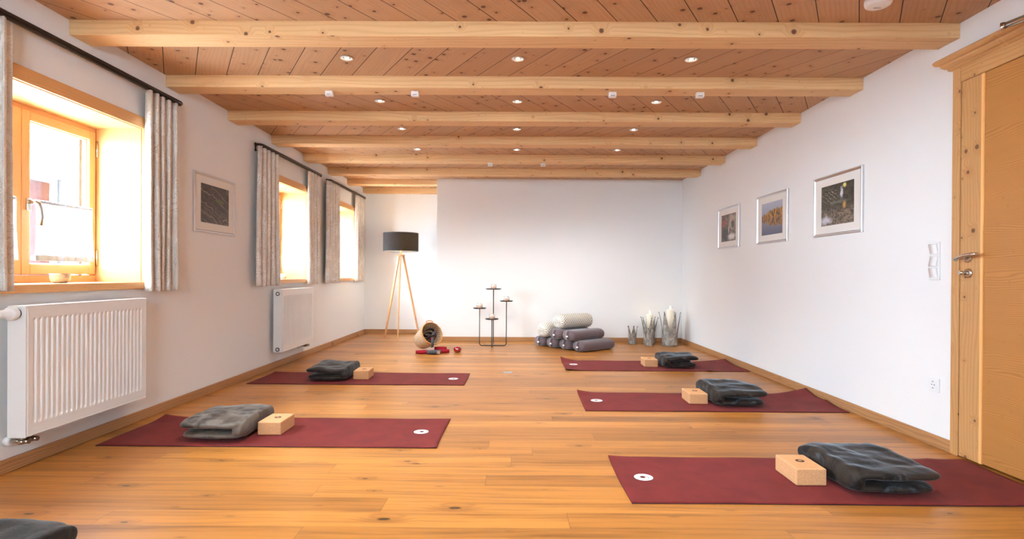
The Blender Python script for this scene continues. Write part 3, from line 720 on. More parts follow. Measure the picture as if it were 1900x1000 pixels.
def white_box():
    R = empty('beam_sensor')
    MB().box(-.027, .027, -.018, .018, -.036, 0).build('housing', M['white_plastic'], R, bevel=.002)
    MB().box(-.016, .016, -.0192, -.0178, -.029, -.025).build('slot', M['greyink'], R)
    return R
w0 = white_box()
for k, (x, y, lab) in enumerate(((-1.375, 4.13, 'small white box under the second beam, leftmost'), (-.742, 4.13, 'small white box under the second beam, left of the middle spotlight'), (.71, 4.13, 'small white box under the second beam, right of the middle spotlight'), (1.352, 4.13, 'small white box under the second beam, rightmost'), (-.305, 6.76, 'small white box under a far beam, left one of the pair'), (.332, 6.76, 'small white box under a far beam, right one of the pair'))):
    o = w0 if k == 0 else dup(w0, (0, 0, 0)); o.location = (x, y, H-.0845)
    tag(o, lab, 'sensor', 'small white boxes under the beams')
D = empty('smoke_detector', (1.86, 2.895, H)); tag(D, 'round white smoke detector on the ceiling boards near the door', 'smoke detector')
MB().lathe([(0, 0), (.062, 0), (.064, -.018), (.060, -.032), (.050, -.038), (0, -.040)], n=40).build('cover', M['white_plastic'], D)
t = bpy.data.curves.new('lettering', 'FONT'); t.body = 'BOSCH'; t.size = .012; t.extrude = .0003; t.align_x = 'CENTER'; t.materials.append(M['greyink'])
tc = bpy.data.objects.new('lettering_curve', t); COL.objects.link(tc); bpy.context.view_layer.update()
to = bpy.data.objects.new('lettering', bpy.data.meshes.new_from_object(tc.evaluated_get(bpy.context.evaluated_depsgraph_get()))); bpy.data.objects.remove(tc)
COL.objects.link(to); to.parent = D; to.location = (.004, .018, -.0403); to.rotation_euler = (PI, 0, 0)

# ------------------------------------------------------------------ door
R = empty('door_1', (XR, 2.66, 0)); struct(R); og = R.location
b = MB()
fx0, fx1 = XR-.022, XR
b.box(fx0, fx1, 3.135, 3.19, 0, 2.17, 'z'); b.box(fx0, fx1, 2.16, 2.205, 0, 2.17, 'z'); b.box(fx0, fx1, 2.205, 3.135, 2.085, 2.17, 'y')
b.build('door_frame', M['stile'], R, og, .003)
b = MB(); pr = [(0, 2.17), (.022, 2.17), (.030, 2.176), (.030, 2.184), (.040, 2.187), (.052, 2.198), (.055, 2.21), (.068, 2.213), (.078, 2.222), (.080, 2.236), (.072, 2.243), (0, 2.243)]
ya, yb = 2.15, 3.19
n = len(pr)
for (yy, sg) in ((ya, -1), (yb, 1)):
    for (dx, z) in pr: b.v.append(Vector((XR-dx, yy+sg*max(dx-.0, 0), z)))
for i in range(n-1):
    za, zb_ = pr[i][1], pr[i+1][1]
    b.face([i, i+1, n+i+1, n+i], [(b.v[j].y, b.v[j].z*1.0+b.v[j].x) for j in (i, i+1, n+i+1, n+i)])
b.v += [Vector((XR, ya, z)) for dx, z in pr]+[Vector((XR, yb, z)) for dx, z in pr]
for i in range(n-1):
    b.face([2*n+i, 2*n+i+1, i+1, i], [(b.v[j].x, b.v[j].z) for j in (2*n+i, 2*n+i+1, i+1, i)]); b.face([3*n+i, 3*n+i+1, n+i+1, n+i], [(b.v[j].x, b.v[j].z) for j in (3*n+i, 3*n+i+1, n+i+1, n+i)])
b.build('cornice', M['stile'], R, og)
lf0, lf1 = XR-.018, XR+.02
LF = MB().box(lf0, lf1, 2.995, 3.131, .008, 2.083, 'z').build('door_leaf', M['stile'], R, og, .002)
MB().box(lf0-.004, lf1, 2.979, 2.995, .008, 2.083, 'z').build('bead', M['bead'], R, og, .003)
MB().box(lf0+.004, lf1, 2.21, 2.979, .012, 2.083, 'y').build('door_panel', M['panel'], R, og, .001)
ry = Matrix.Rotation(-PI/2, 3, 'Y')
hx = lf0
b = MB(); b.lathe([(0, 0), (.026, 0), (.026, .007), (.022, .010), (0, .010)], (hx, 3.075, 1.105), 28, rot=ry); b.tube([(hx, 3.075, 1.105), (hx-.05, 3.075, 1.105)], .010, 14)
b.tube([(hx-.052, 3.10, 1.096), (hx-.055, 3.07, 1.108), (hx-.056, 3.03, 1.117), (hx-.055, 2.99, 1.122), (hx-.052, 2.955, 1.122)], .0105, 14)
b.build('door_handle', M['chrome'], R, og)
b = MB(); b.lathe([(0, 0), (.026, 0), (.026, .007), (.022, .010), (0, .010)], (hx, 3.07, 1.022), 28, rot=ry); b.tube([(hx, 3.07, 1.022), (hx-.022, 3.07, 1.022)], .012, 14); b.tube([(hx-.022, 3.07, 1.022), (hx-.05, 3.075, 1.025)], .0115, 14)
b.build('thumb_turn', M['chrome'], R, og)
b = MB(); P0 = Vector((2.33, 2.70, 2.200)); 
b.box(lf0-.05, lf0, 2.25, 2.45, 1.99, 2.05); b.tube([(lf0-.03, 2.33, 2.05), (lf0-.03, 2.33, 2.195)], .009, 12)
b.tube([(lf0-.03, 2.33, 2.192), tuple(P0-Vector((0, 0, .008)))], .006, 10, ru=.010); b.tube([tuple(P0+Vector((0, 0, .010))), (XR-.06, 2.42, 2.225), (XR-.06, 2.42, 2.205)], .006, 10, ru=.010)
b.lathe([(0, -.016), (.011, -.016), (.011, .018), (0, .018)], tuple(P0), 16)
b.box(XR-.083, XR-.04, 2.38, 2.46, 2.195, 2.225)
b.build('door_closer', M['chrome'], R, og)

# switches and sockets, facing -Y in their own frame
def wallplate(name, loc, rz): return empty(name, loc, rz)
P = wallplate('light_switch', (XR, 3.338, 1.094), -PI/2); tag(P, 'white triple rocker light switch on the right wall beside the door', 'light switch')
MB().box(-.041, .041, -.010, 0, -.113, .113).build('switch_frame', M['white_plastic'], P, bevel=.003)
for k in (-1, 0, 1):
    b = MB().grid(lambda u, t: (-.031+.062*u, -.014-.005*math.sin((t-.5)*PI*1.0)*(-1 if k == 0 else 1)-.002, k*.071-.031+.062*t), 1, 8)
    b.box(-.031, .031, -.011, -.009, k*.071-.031, k*.071+.031); o = b.build('rocker', M['white_plastic'], P)
    m_ = o.modifiers.new('t', 'SOLIDIFY'); m_.thickness = .004
def socket_at(loc, rz, label, cat='socket'):
    P = wallplate('wall_socket', loc, rz); tag(P, label, cat)
    MB().box(-.041, .041, -.010, 0, -.041, .041).build('socket_frame', M['white_plastic'], P, bevel=.003)
    rr = Matrix.Rotation(PI/2, 3, 'X')
    MB().box(-.030, .030, -.0125, -.010, -.030, .030).build('socket_insert', M['white_plastic'], P, bevel=.002)
    MB().lathe([(.021, 0), (.022, .003), (.020, .003), (.0195, -.001), (0, -.001)], (0, -.0125, 0), 28, rot=rr).build('socket_well', M['tag'], P)
    for sx in (-.0095, .0095): MB().lathe([(0, 0), (.003, 0), (.003, .0012), (0, .0012)], (sx, -.0126, 0), 12, rot=rr).build('pin_hole', M['dark'], P)
    for sz in (-.019, .019): MB().box(-.004, .004, -.0165, -.0125, sz-.003, sz+.003).build('earth_clip', M['brass'], P)
    return P
socket_at((XR, 3.332, .362), -PI/2, 'white power socket low on the right wall near the door')
P = wallplate('thermostat', (XL, 7.08, 1.165), PI/2); tag(P, 'small white wall control between the middle and farthest windows', 'wall control')
MB().box(-.041, .041, -.018, 0, -.05, .05).build('housing', M['white_plastic'], P, bevel=.004)
MB().box(-.028, -.010, -.0195, -.018, .012, .03).build('display', M['dark'], P)
P = empty('floor_plate', (-.067, 5.72, 0)); tag(P, 'small square metal outlet cover set in the floor between the mats', 'floor outlet')
MB().box(-.045, .045, -.045, .045, 0, .0022).build('cover', M['silver'], P, bevel=.001)
MB().box(-.030, .030, -.030, .030, .0022, .0028).build('lid', M['chrome'], P)

# ------------------------------------------------------------------ pictures
def picture(loc, rz, kind, label, w=.648, h=.478, iw=.437, ih=.315, dz=.0):
    P = empty('framed_picture', loc, rz); tag(P, label, 'picture', 'silver framed photographs')
    pr = [(0, 0), (0, -.016), (.004, -.020), (.012, -.020), (.019, -.013), (.021, -.010), (.021, 0)]   # distance inwards, depth
    b = MB(); n = len(pr); cs = [(-w/2, -h/2, 1, 1), (w/2, -h/2, -1, 1), (w/2, h/2, -1, -1), (-w/2, h/2, 1, -1)]
    for (x, z, sx, sz) in cs:
        for (i_, d_) in pr: b.v.append(Vector((x+sx*i_, d_, z+sz*i_)))
    for k in range(4):
        for i in range(n-1): a_ = k*n+i; c_ = ((k+1) % 4)*n+i; b.face([a_, a_+1, c_+1, c_])
    b.build('frame', M['silver'], P)
    b = MB().box(-w/2+.018, w/2-.018, -.009, -.003, -h/2+.018, h/2-.018); b.build('mount', M['matb'], P)
    b = MB(); b.v = [Vector((-iw/2, -.0098, -ih/2+dz)), Vector((iw/2, -.0098, -ih/2+dz)), Vector((iw/2, -.0098, ih/2+dz)), Vector((-iw/2, -.0098, ih/2+dz))]
    b.face([0, 1, 2, 3], [(0, 0), (1, 0), (1, 1), (0, 1)]); b.build('photo_print', mat_print(kind), P)
picture((XR, 4.345, 1.560), -PI/2, 'creek', 'silver framed photo of a forest stream with waterfall, nearest on the right wall')
picture((XR, 5.443, 1.561), -PI/2, 'lake', 'silver framed photo of autumn trees mirrored in a lake, middle of the right wall')
picture((XR, 6.546, 1.561), -PI/2, 'rocks', 'silver framed photo of rocks with red leaves and white water, farthest on the right wall')
picture((XL, 4.704, 1.567), PI/2, 'flow', 'silver framed dark photo of flowing water lines on the left wall')

# ------------------------------------------------------------------ mats, bricks, blankets
def disc(b, c, r, z, n=40, mi=0, h=.0006):
    b.lathe([(0, 0), (r, 0), (r, h), (0, h)], (c[0], c[1], z), n, sm=False, mi=mi)
def petal(b, c, ang, l, w, z, mi=0, h=.0004):
    pts = []
    for k in range(13):
        t = k/12; pts.append((l*t, w*math.sin(t*PI)))
    for k in range(11, 0, -1): pts.append((l*k/12, -w*math.sin(k/12*PI)))
    ca_, sa_ = math.cos(ang), math.sin(ang); i0 = len(b.v)
    for x, y in pts: b.v.append(Vector((c[0]+x*ca_-y*sa_, c[1]+x*sa_+y*ca_, z+h)))
    b.face(range(i0, i0+len(pts)), None, mi)
def make_mat(x0, x1, y0, y1, logox, logoy, flip, label, curl):
    cx, cy = (x0+x1)/2, (y0+y1)/2; w, d = x1-x0, y1-y0
    R = empty('yoga_mat', (cx, cy, 0)); tag(R, label, 'yoga mat', 'dark red yoga mats')
    def zz(u, t):
        z = .0052
        for (cu, cv, hh, ra) in curl:
            dd = math.hypot((u-cu)*w, (t-cv)*d); z += hh*max(0, 1-dd/ra)**1.6
        z += .0012*math.sin(u*23+cy)*math.sin(t*3+u*5)*(.5+.5*math.cos(t*2*PI))
        return z
    edge = lambda u, t: .004*math.sin(u*9+cy*3)*(1 if t > .5 else -.3)
    top = lambda u, t: (-w/2+w*u+.004*math.sin(t*4+cy), -d/2+d*t+edge(u, t), zz(u, t))
    bot = lambda u, t: (-w/2+w*u+.004*math.sin(t*4+cy), -d/2+d*t+edge(u, t), max(0.0002, zz(u, t)-.005))
    b = MB(); NU, NV = 90, 30
    b.grid(top, NU, NV); b.grid(bot, NU, NV, flip=True, mi=1)
    s1 = (NU+1)*(NV+1)
    idx = [i for i in range(NU+1)]+[NU+(NU+1)*j for j in range(1, NV+1)]+[NU*1-i+(NU+1)*NV for i in range(1, NU+1)]+[(NU+1)*j for j in range(NV-1, 0, -1)]
    for k in range(len(idx)):
        p, q = idx[k], idx[(k+1) % len(idx)]; b.face([p, s1+p, s1+q, q], None, 1)
    b.build('mat_sheet', [M['mat'], M['matedge']], R)
    lx, ly = logox-cx, logoy-cy; zl = .0068
    b = MB(); disc(b, (lx, ly), .046, zl); L = b.build('round_logo', M['tag'], R); L['label'] = 'white round logo'
    b = MB(); s = -1 if flip else 1
    for k in range(9): petal(b, (lx-.004*s, ly), k*2*PI/9, .017, .0042, zl+.0008)
    b.build('lotus_emblem', M['matredink'], L)
    b = MB()
    b.tube([(lx+s*.014, ly+.010, zl+.001), (lx+s*.018, ly+.003, zl+.001), (lx+s*.022, ly-.004, zl+.001), (lx+s*.021, ly-.011, zl+.001)], .0013, 6)
    b.tube([(lx+s*.018, ly-.012, zl+.001), (lx+s*.026, ly-.012, zl+.001)], .0012, 6)
    b.build('script_mark', M['greyink'], L)
    return R
make_mat(-2.405, -.440, 3.207, 3.852, -.584, 3.524, True, 'dark red yoga mat in the front on the left, before the near radiator', [(0, 1, .02, .18), (1, 0, .004, .1)])
make_mat(-2.41, -.447, 5.03, 5.635, -.579, 5.32, True, 'dark red yoga mat at the back on the left, in front of the tripod lamp', [(0, 1, .006, .2)])
make_mat(.517, 2.455, 2.452, 3.075, .639, 2.757, False, 'dark red yoga mat in the front on the right, reaching the door', [(0, 1, .006, .12), (.75, 1, .006, .1), (.9, 1, .005, .08)])
make_mat(.53, 2.465, 4.115, 4.755, .654, 4.44, False, 'dark red yoga mat in the middle of the right row', [(0, 1, .022, .16), (1, 1, .05, .3), (1, .5, .02, .2)])
make_mat(.54, 2.455, 5.842, 6.53, .657, 6.229, False, 'dark red yoga mat at the back on the right, in front of the bolsters', [(0, 1, .045, .2), (0, .0, .016, .2), (1, 1, .03, .3), (.78, 0, .008, .1)])

BH = .080
def make_brick():
    R = empty('cork_yoga_brick')
    MB().box(-.072, .072, -.109, .109, 0, BH).build('cork_body', M['cork'], R, bevel=.006, seg=3)
    b = MB(); disc(b, (0.004, .01), .021, BH-.0002, h=.0007); L = b.build('burnt_stamp', M['stampdark'], R)
    b = MB()
    for k in range(6): petal(b, (.004, .01), k*PI/3+.3, .011, .0034, BH+.0006)
    b.build('lotus_mark', M['cork'], L)
    return R
br = make_brick()
for k, (x, y, rz, lab) in enumerate(((-1.502, 3.537, 0, 'cork yoga brick on the front left mat, beside the grey blanket'), (-1.444, 5.365, .03, 'cork yoga brick on the back left mat'),
        (1.413, 2.77, 0, 'cork yoga brick on the front right mat, largest in view'), (1.430, 4.447, -.02, 'cork yoga brick on the middle right mat'), (1.488, 6.19, -.02, 'cork yoga brick on the back right mat'))):
    o = br if k == 0 else dup(br, (0, 0, 0)); o.location = (x, y, .0062); o.rotation_euler = (0, 0, rz); tag(o, lab, 'yoga brick', 'cork yoga bricks')

def blanket(cx, cy, z, w, d, h, side, rz, mat, label, seed, shear=0.0, slabs=None):
    """folded plush blanket: two thick layers joined by a fold on one side (side = -1 fold at -x)"""
    b = MB()
    def slab(x0, x1, y0, y1, z0, z1, e=.28, n=26):
        cxx, cyy, czz = (x0+x1)/2, (y0+y1)/2, (z0+z1)/2; rx_, ry_, rz_ = (x1-x0)/2, (y1-y0)/2, (z1-z0)/2
        def sp(c, e_): return math.copysign(abs(c)**e_, c)
        def fn(u, t):
            a = u*2*PI; q = (t-.5)*PI
            x = cxx+rx_*sp(math.cos(q), .55)*sp(math.cos(a), e); y = cyy+ry_*sp(math.cos(q), .55)*sp(math.sin(a), e); zq = czz+rz_*sp(math.sin(q), .85)
            return (x, y, zq)
        b.grid(fn, 64, n, cu=True)
    g = .006
    slab(-w/2, w/2-.012 if side < 0 else w/2, -d/2+.004, d/2, 0, h*.50-g/2)
    slab(-w/2 if side < 0 else -w/2-.015, w/2+.015 if side < 0 else w/2, -d/2-.004, d/2-.004, h*.50+g/2, h)
    xs = side*(w/2-.028)
    slab(xs-.034, xs+.034, -d/2+.002, d/2-.002, .004, h-.002, e=.35)
    rn = noise
    for v in b.v:
        t = v.z/h
        p = Vector((v.x*5+seed*7, v.y*5, seed*3.1))
        n1 = rn.noise(p); n2 = rn.noise(p*2.7)
        v.z += (n1*.020+n2*.007)*max(0, t)**1.3
        v.x += n2*.006+shear*v.y; v.y += rn.noise(p*1.2+Vector((5, 5, 5)))*.012
    o = b.build('folded_blanket', mat, None, (0, 0, 0)); o.location = (cx, cy, z); o.rotation_euler = (0, 0, rz)
    md = o.modifiers.new('merge', 'REMESH'); md.mode = 'VOXEL'; md.voxel_size = .0055; md.use_smooth_shade = True
    md = o.modifiers.new('soft', 'SMOOTH'); md.factor = .5; md.iterations = 5
    tx = bpy.data.textures.new('folds', 'CLOUDS'); tx.noise_scale = .13; tx.noise_depth = 1
    md = o.modifiers.new('rumple', 'DISPLACE'); md.texture = tx; md.strength = .014; md.mid_level = .5; md.texture_coords = 'LOCAL'
    tag(o, label, 'blanket', 'folded plush blankets'); return o
blanket(-1.79, 3.52, .012, .375, .52, .118, 1, .0, M['plush2'], 'folded grey plush blanket on the front left mat, before the near radiator', 1, -.05)
blanket(-1.735, 5.40, .012, .37, .56, .120, 1, .0, M['plush3'], 'folded charcoal plush blanket on the back left mat', 2, -.03)
blanket(1.725, 2.765, .012, .40, .50, .112, -1, .0, M['plush'], 'folded dark shiny plush blanket on the front right mat near the door', 3, -.03)
blanket(1.725, 4.485, .012, .385, .55, .125, -1, .0, M['plush'], 'folded dark shiny plush blanket on the middle right mat', 4, .02)
blanket(1.785, 6.19, .012, .37, .46, .125, -1, .0, M['plush'], 'folded dark plush blanket on the back right mat', 5, .02)
blanket(-1.81, 1.76, .006, .50, .50, .118, 1, .0, M['plush3'], 'rounded corner of a dark plush blanket at the bottom left of the photo', 6)

# ------------------------------------------------------------------ bolsters
AX = Vector((.79, .613, 0)).normalized(); RZ = math.atan2(AX.y, AX.x)
def make_bolster(L, rw, rh, mat, patterned):
    R = empty('bolster')
    def sp(c, e_): return math.copysign(abs(c)**e_, c)
    def fn(u, t):
        a = u*2*PI; e = .045
        s = t*L; k = 1.0
        if t < .12: q = t/.12; k = math.sqrt(max(0, 1-(1-q)**2)); s = L*.10*q
        elif t > .88: q = (1-t)/.12; k = math.sqrt(max(0, 1-(1-q)**2)); s = L-L*.10*q
        if k < 1: k = .0+k**.55
        return (s, rw*k*sp(math.cos(a), .85), rh*k*sp(math.sin(a), .8))
    b = MB().grid(fn, 40, 50, cu=True, uvf=lambda u, t: (u*2*PI*rw, t*L)); b.build('bolster_cover', mat, R)
    if not patterned:
        b = MB()                                              # piped seams around the end panel and the carrying strap
        b.tube([(.030+.02*abs(math.sin(a*2*PI/24)), rw*.42*math.cos(a*2*PI/24)+rw*.34, rh*.84*math.sin(a*2*PI/24)) for a in range(24)], .004, 6, closed=True)
        b.build('piping', M['seam'], R)
        pts = [((.055 if abs(k) == 4 else .020-.018*math.cos(k/4*PI/2)), rw*.02, k/4*rh*.92) for k in range(-4, 5)]
        MB().ribbon([(Vector(p)+Vector((-.010, 0, 0)), (0, 1, 0)) for p in pts], rw*.36, .004).build('handle_strap', mat, R)
        b = MB(); b.lathe([(0, 0), (.020, 0), (.020, .003), (0, .003)], (0, 0, 0), 20)
        for v in b.v: v.x, v.y, v.z = -.012-v.z, v.x*.95-rw*.12, v.y*.62-rh*.15
        b.build('label_tag', M['tag'], R)
    else:
        b = MB().tube([(.036-.030*math.cos(k/5*PI/2), rw*.1, k/5*rh*.95) for k in range(-5, 6)], .003, 6); b.build('end_seam', M['seam'], R)
    return R
bo = make_bolster(.62, .120, .071, M['bolster'], False); B1 = Vector((.335, 7.85, 0)); sp_ = Vector((.160, -.188, 0))
labs = ['plum grey bolster on the floor, leftmost of the bottom row', 'plum grey bolster on the floor, second from left', 'plum grey bolster on the floor, third from left', 'plum grey bolster on the floor, rightmost and fully visible',
        'plum grey bolster in the second layer, mostly hidden under the patterned one', 'plum grey bolster in the second layer, right one']
pos = [B1+sp_*k+Vector((0, 0, .072)) for k in range(4)]+[B1+sp_*1.5-AX*.06+Vector((0, 0, .204)), B1+sp_*2.5-AX*.06+Vector((0, 0, .204))]
for k, p in enumerate(pos):
    o = bo if k == 0 else dup(bo, (0, 0, 0)); o.location = p; o.rotation_euler = (0, 0, RZ); tag(o, labs[k], 'bolster', 'plum grey bolsters')
bp_ = make_bolster(.60, .115, .098, M['pattern'], True); bp_.location = B1+sp_*1.55-AX*.0+Vector((-.01, 0, .368)); bp_.rotation_euler = (0, 0, RZ)
tag(bp_, 'patterned beige and grey bolster on top of the pile', 'bolster', 'patterned bolsters')
o = dup(bp_, B1+sp_*.45-AX*.05+Vector((0, 0, .238)), RZ, 'patterned beige and grey bolster in the second layer on the left')

# ------------------------------------------------------------------ tripod lamp
LC = Vector((-1.765, 8.66, 0)); T = empty('floor_lamp', LC); tag(T, 'wooden tripod floor lamp with wide dark drum shade in the recess', 'floor lamp')
for dx, dy in ((.02, -.29), (-.275, .15), (.27, .15)):
    a = Vector((dx, dy, .0)); t_ = Vector((dx*.12, dy*.12, 1.285))
    b = MB(); w1, w2 = .012, .017
    d_ = Vector((dx, dy, 0)).normalized(); s_ = Vector((-d_.y, d_.x, 0)); i0 = 0
    for (c_, w_) in ((a, w1), (t_, w2)):
        for p, q in ((-1, -1), (1, -1), (1, 1), (-1, 1)): b.v.append(c_+s_*w_*.8*p+d_*w_*q)
    b.face([0, 1, 2, 3]); b.face([7, 6, 5, 4])
    for k in range(4): k2 = (k+1) % 4; b.face([k, k2, 4+k2, 4+k], [(0, k*.03), (0, k*.03+.03), (1.3, k*.03+.03), (1.3, k*.03)])
    lg = b.build('leg', M['lampwood'], T, bevel=.002)
MB().lathe([(0, 1.275), (.062, 1.275), (.064, 1.283), (.062, 1.297), (0, 1.297)], n=32).build('hub', M['lampwood'], T)
MB().tube([(0, 0, 1.297), (0, 0, 1.40)], .010, 12).build('stem', M['lampwood'], T)
MB().lathe([(.268, 1.352), (.268, 1.628)], n=72, uvs=(1.68, .276)).build('lamp_shade', M['shade'], T)
MB().lathe([(.2665, 1.353), (.2665, 1.627)], n=72).build('shade_lining', M['sheer'], T)
b = MB()
for k in range(3): b.tube([(0, 0, 1.40), (.266*math.cos(k*2.094), .266*math.sin(k*2.094), 1.40)], .002, 6)
for zz in (1.352, 1.628): b.tube([(.267*math.cos(k*PI/24), .267*math.sin(k*PI/24), zz) for k in range(48)], .0035, 6, closed=True)
b.build('shade_wire', M['black'], T)
bl = MB().lathe([(0, 1.40), (.014, 1.405), (.018, 1.44), (.032, 1.475), (.030, 1.50), (.018, 1.52), (0, 1.525)], n=20).build('light_bulb', plain('warm_bulb', (1, 1, 1, 1), .5, emit=(1, .76, .45, 1), es=18), T)
l = bpy.data.lights.new('lamp_glow', 'POINT'); l.energy = 5; l.color = (1, .80, .56); l.shadow_soft_size = .05
lo = bpy.data.objects.new('lamp_glow', l); COL.objects.link(lo); lo.location = LC+Vector((0, 0, 1.56))
l2 = l.copy(); l2.energy = 4; lo = bpy.data.objects.new('lamp_glow', l2); COL.objects.link(lo); lo.location = LC+Vector((0, 0, 1.37))

# ------------------------------------------------------------------ candle stand with four glasses
SC = Vector((-.305, 7.83, 0)); T = empty('candle_stand', SC); tag(T, 'black metal stand with four round trays at different heights by the back wall', 'candle stand')
def bend(p, q, n=6):
    return [p]
def upole(x0, y0, z0, x1, y1, z1):
    r = .035; a = Vector((x0, y0, 0)); c = Vector((x1, y1, 0)); d = (c-a).normalized(); zb = .008; pts = [(x0, y0, z0)]
    for k in range(7):
        t = k/6*PI/2; pts.append(tuple(a+d*(r-r*math.cos(t))+Vector((0, 0, zb+r-r*math.sin(t)))))
    for k in range(7):
        t = PI/2-k/6*PI/2; pts.append(tuple(c-d*(r-r*math.cos(t))+Vector((0, 0, zb+r-r*math.sin(t)))))
    pts.append((x1, y1, z1)); return pts
MB().tube(upole(-.184, 0, .520, .190, 0, .622), .0062, 10).build('frame_loop', M['black'], T)
MB().tube([(p[0], p[1], p[2]+(.0)) for p in upole(-.004, -.185, .385, .002, .185, .785)], .0068, 10).build('frame_loop', M['black'], T)
trays = [(-.184, 0, .520, .094), (.190, 0, .622, .094), (-.004, -.185, .385, .095), (.002, .185, .785, .115)]
for x, y, z, r in trays:
    MB().lathe([(0, z), (r*.86, z), (r, z+.013), (r-.003, z+.014), (r*.84, z+.005), (0, z+.005)], (x, y, 0), 40).build('tray', M['black'], T)
names = ['left tray', 'right tray', 'lowest front tray', 'highest tray']
g0 = empty('tealight_glass')
MB().lathe([(.030, 0), (.040, .006), (.044, .03), (.042, .058), (.038, .070), (.0365, .070), (.040, .057), (.042, .03), (.038, .008), (0, .004)], n=32).build('glass_cup', M['cupglass'], g0)
MB().lathe([(0, .005), (.029, .005), (.031, .045), (.029, .047), (0, .045)], n=24).build('candle', M['amber'], g0)
MB().lathe([(0, .045), (.004, .048), (.005, .053), (.002, .061), (0, .065)], n=10).build('flame', M['flame'], g0)
for k, ((x, y, z, r), nm) in enumerate(zip(trays, names)):
    o = g0 if k == 0 else dup(g0, (0, 0, 0)); o.location = SC+Vector((x, y, z+.0055)); tag(o, 'small round glass with amber candle on the %s of the black stand' % nm, 'candle glass', 'candle glasses on the stand')

# ------------------------------------------------------------------ crown candle holders
def crown(loc, r, hv, ht, n, flare, rot, label):
    T = empty('crown_holder', loc); tag(T, label, 'candle holder', 'grey crown shaped holders')
    def shell(off):
        def fn(u, t):
            a = u*2*PI+rot; k = (u*n) % 1.0; tri = 1-abs(k-.5)*2
            top = hv+(ht-hv)*(tri**.95); z = top*t
            f = max(0, (z-hv*.8)/(ht-hv*.8)); rr = r+off+flare*f**1.7
            rr *= 1+.035*math.sin(a*3+z*9)
            return (rr*math.cos(a), rr*math.sin(a), z)
        return fn
    b = MB(); nu = n*20
    b.grid(shell(0), nu, 14, cu=True); b.grid(shell(-.004), nu, 14, cu=True, flip=True)
    for i in range(nu):
        i2 = (i+1) % nu; o1 = 14*nu; o2 = nu*15+14*nu
        b.face([o1+i, o2+i, o2+i2, o1+i2], None, 1); b.face([i, i2, nu*15+i2, nu*15+i], None, 1)
    b.build('crown_body', [M['zinc'], M['zincedge']], T)
    MB().lathe([(0, .002), (r-.005, .002), (r-.005, .03), (0, .03)], n=32).build('base_plate', M['zinc'], T)
    for k in range(n):
        a = (k+.5)/n*2*PI+rot; rr = (r+flare)*(1+.035*math.sin(a*3+ht*9))
        MB().lathe([(0, -.007), (.005, -.005), (.007, 0), (.005, .005), (0, .007)], (rr*math.cos(a), rr*math.sin(a), ht), 10).build('ball_tip', M['zincedge'], T)
    return T
crown((2.209, 7.985, 0), .108, .135, .470, 6, .040, .30, 'largest grey zinc crown candle holder, in the right corner')
crown((1.965, 8.19, 0), .080, .125, .385, 6, .045, .05, 'medium grey crown candle holder with candle, behind a small crown')
crown((1.712, 8.15, 0), .058, .115, .255, 5, .012, .35, 'small grey crown holder standing leftmost by the back wall')
crown((1.908, 7.965, 0), .058, .100, .250, 5, .014, 1.2, 'small grey crown holder in front of the medium crown')
def pillar(loc, r, z0, z1, label):
    T = empty('pillar_candle', loc); tag(T, label, 'candle', 'ivory pillar candles in crowns')
    MB().lathe([(0, z0), (r, z0), (r, z1-.010), (r-.004, z1-.002), (r-.016, z1), (.010, z1-.006), (0, z1-.008)], n=36).build('wax_body', M['wax'], T)
    MB().tube([(0, 0, z1-.01), (.001, 0, z1+.014)], .0016, 6).build('wick', M['dark'], T)
    MB().lathe([(0, z1+.008), (.006, z1+.014), (.0085, z1+.024), (.006, z1+.038), (.002, z1+.050), (0, z1+.054)], n=14).build('flame', M['flame'], T)
pillar((2.215, 7.985, 0), .053, .031, .515, 'tall ivory pillar candle burning in the largest crown')
pillar((1.975, 8.19, 0), .048, .031, .430, 'ivory pillar candle burning in the medium crown')

# ------------------------------------------------------------------ basket and straps
BC = Vector((-1.235, 7.44, .112)); RC = Vector((-1.065, 7.24, .235)); ax = (RC-BC).normalized(); BL = (RC-BC).length
q = Vector((0, 0, 1)).rotation_difference(ax).to_matrix()
T = empty('wicker_basket', (BC.x, BC.y, 0)); tag(T, 'round wicker basket tipped over with yoga straps spilling out', 'basket'); og = T.location
b = MB(); prof = [(0, 0), (.06, 0), (.108, .002), (.118, .012), (.124, .06), (.132, .12), (.140, .18), (.147, .24), (.150, BL-.005)]
b.lathe(prof, BC, 48, rot=q, uvs=(1, .30)); b.lathe([(max(0, r-.008), z+.006 if z < .01 else z) for r, z in prof], BC, 48, rot=q, uvs=(1, .30))
b.build('basket_body', M['wicker'], T, og)
def braid(r, h, wob, n=72):
    return [BC+q @ Vector(((r+wob*math.cos(k*1.05))*math.cos(k*2*PI/n), (r+wob*math.cos(k*1.05))*math.sin(k*2*PI/n), h+wob*math.sin(k*1.05))) for k in range(n)]
b = MB(); b.tube(braid(.148, BL, .0015), .0075, 8, closed=True); b.tube(braid(.151, BL-.012, -.0015), .006, 8, closed=True); b.build('rim', M['rimw'], T, og)
upd = q @ Vector((0, 0, 0)); wz = (Vector((0, 0, 1))-ax*ax.z).normalized(); sd = ax.cross(wz)
hb = BC+ax*(BL-.004)+wz*.150
b = MB().tube([tuple(hb+sd*(.052*math.cos(t))+wz*(.026*math.sin(t))+ax*.004) for t in [k*PI/12 for k in range(13)]], .006, 8); b.build('handle', M['rimw'], T, og)

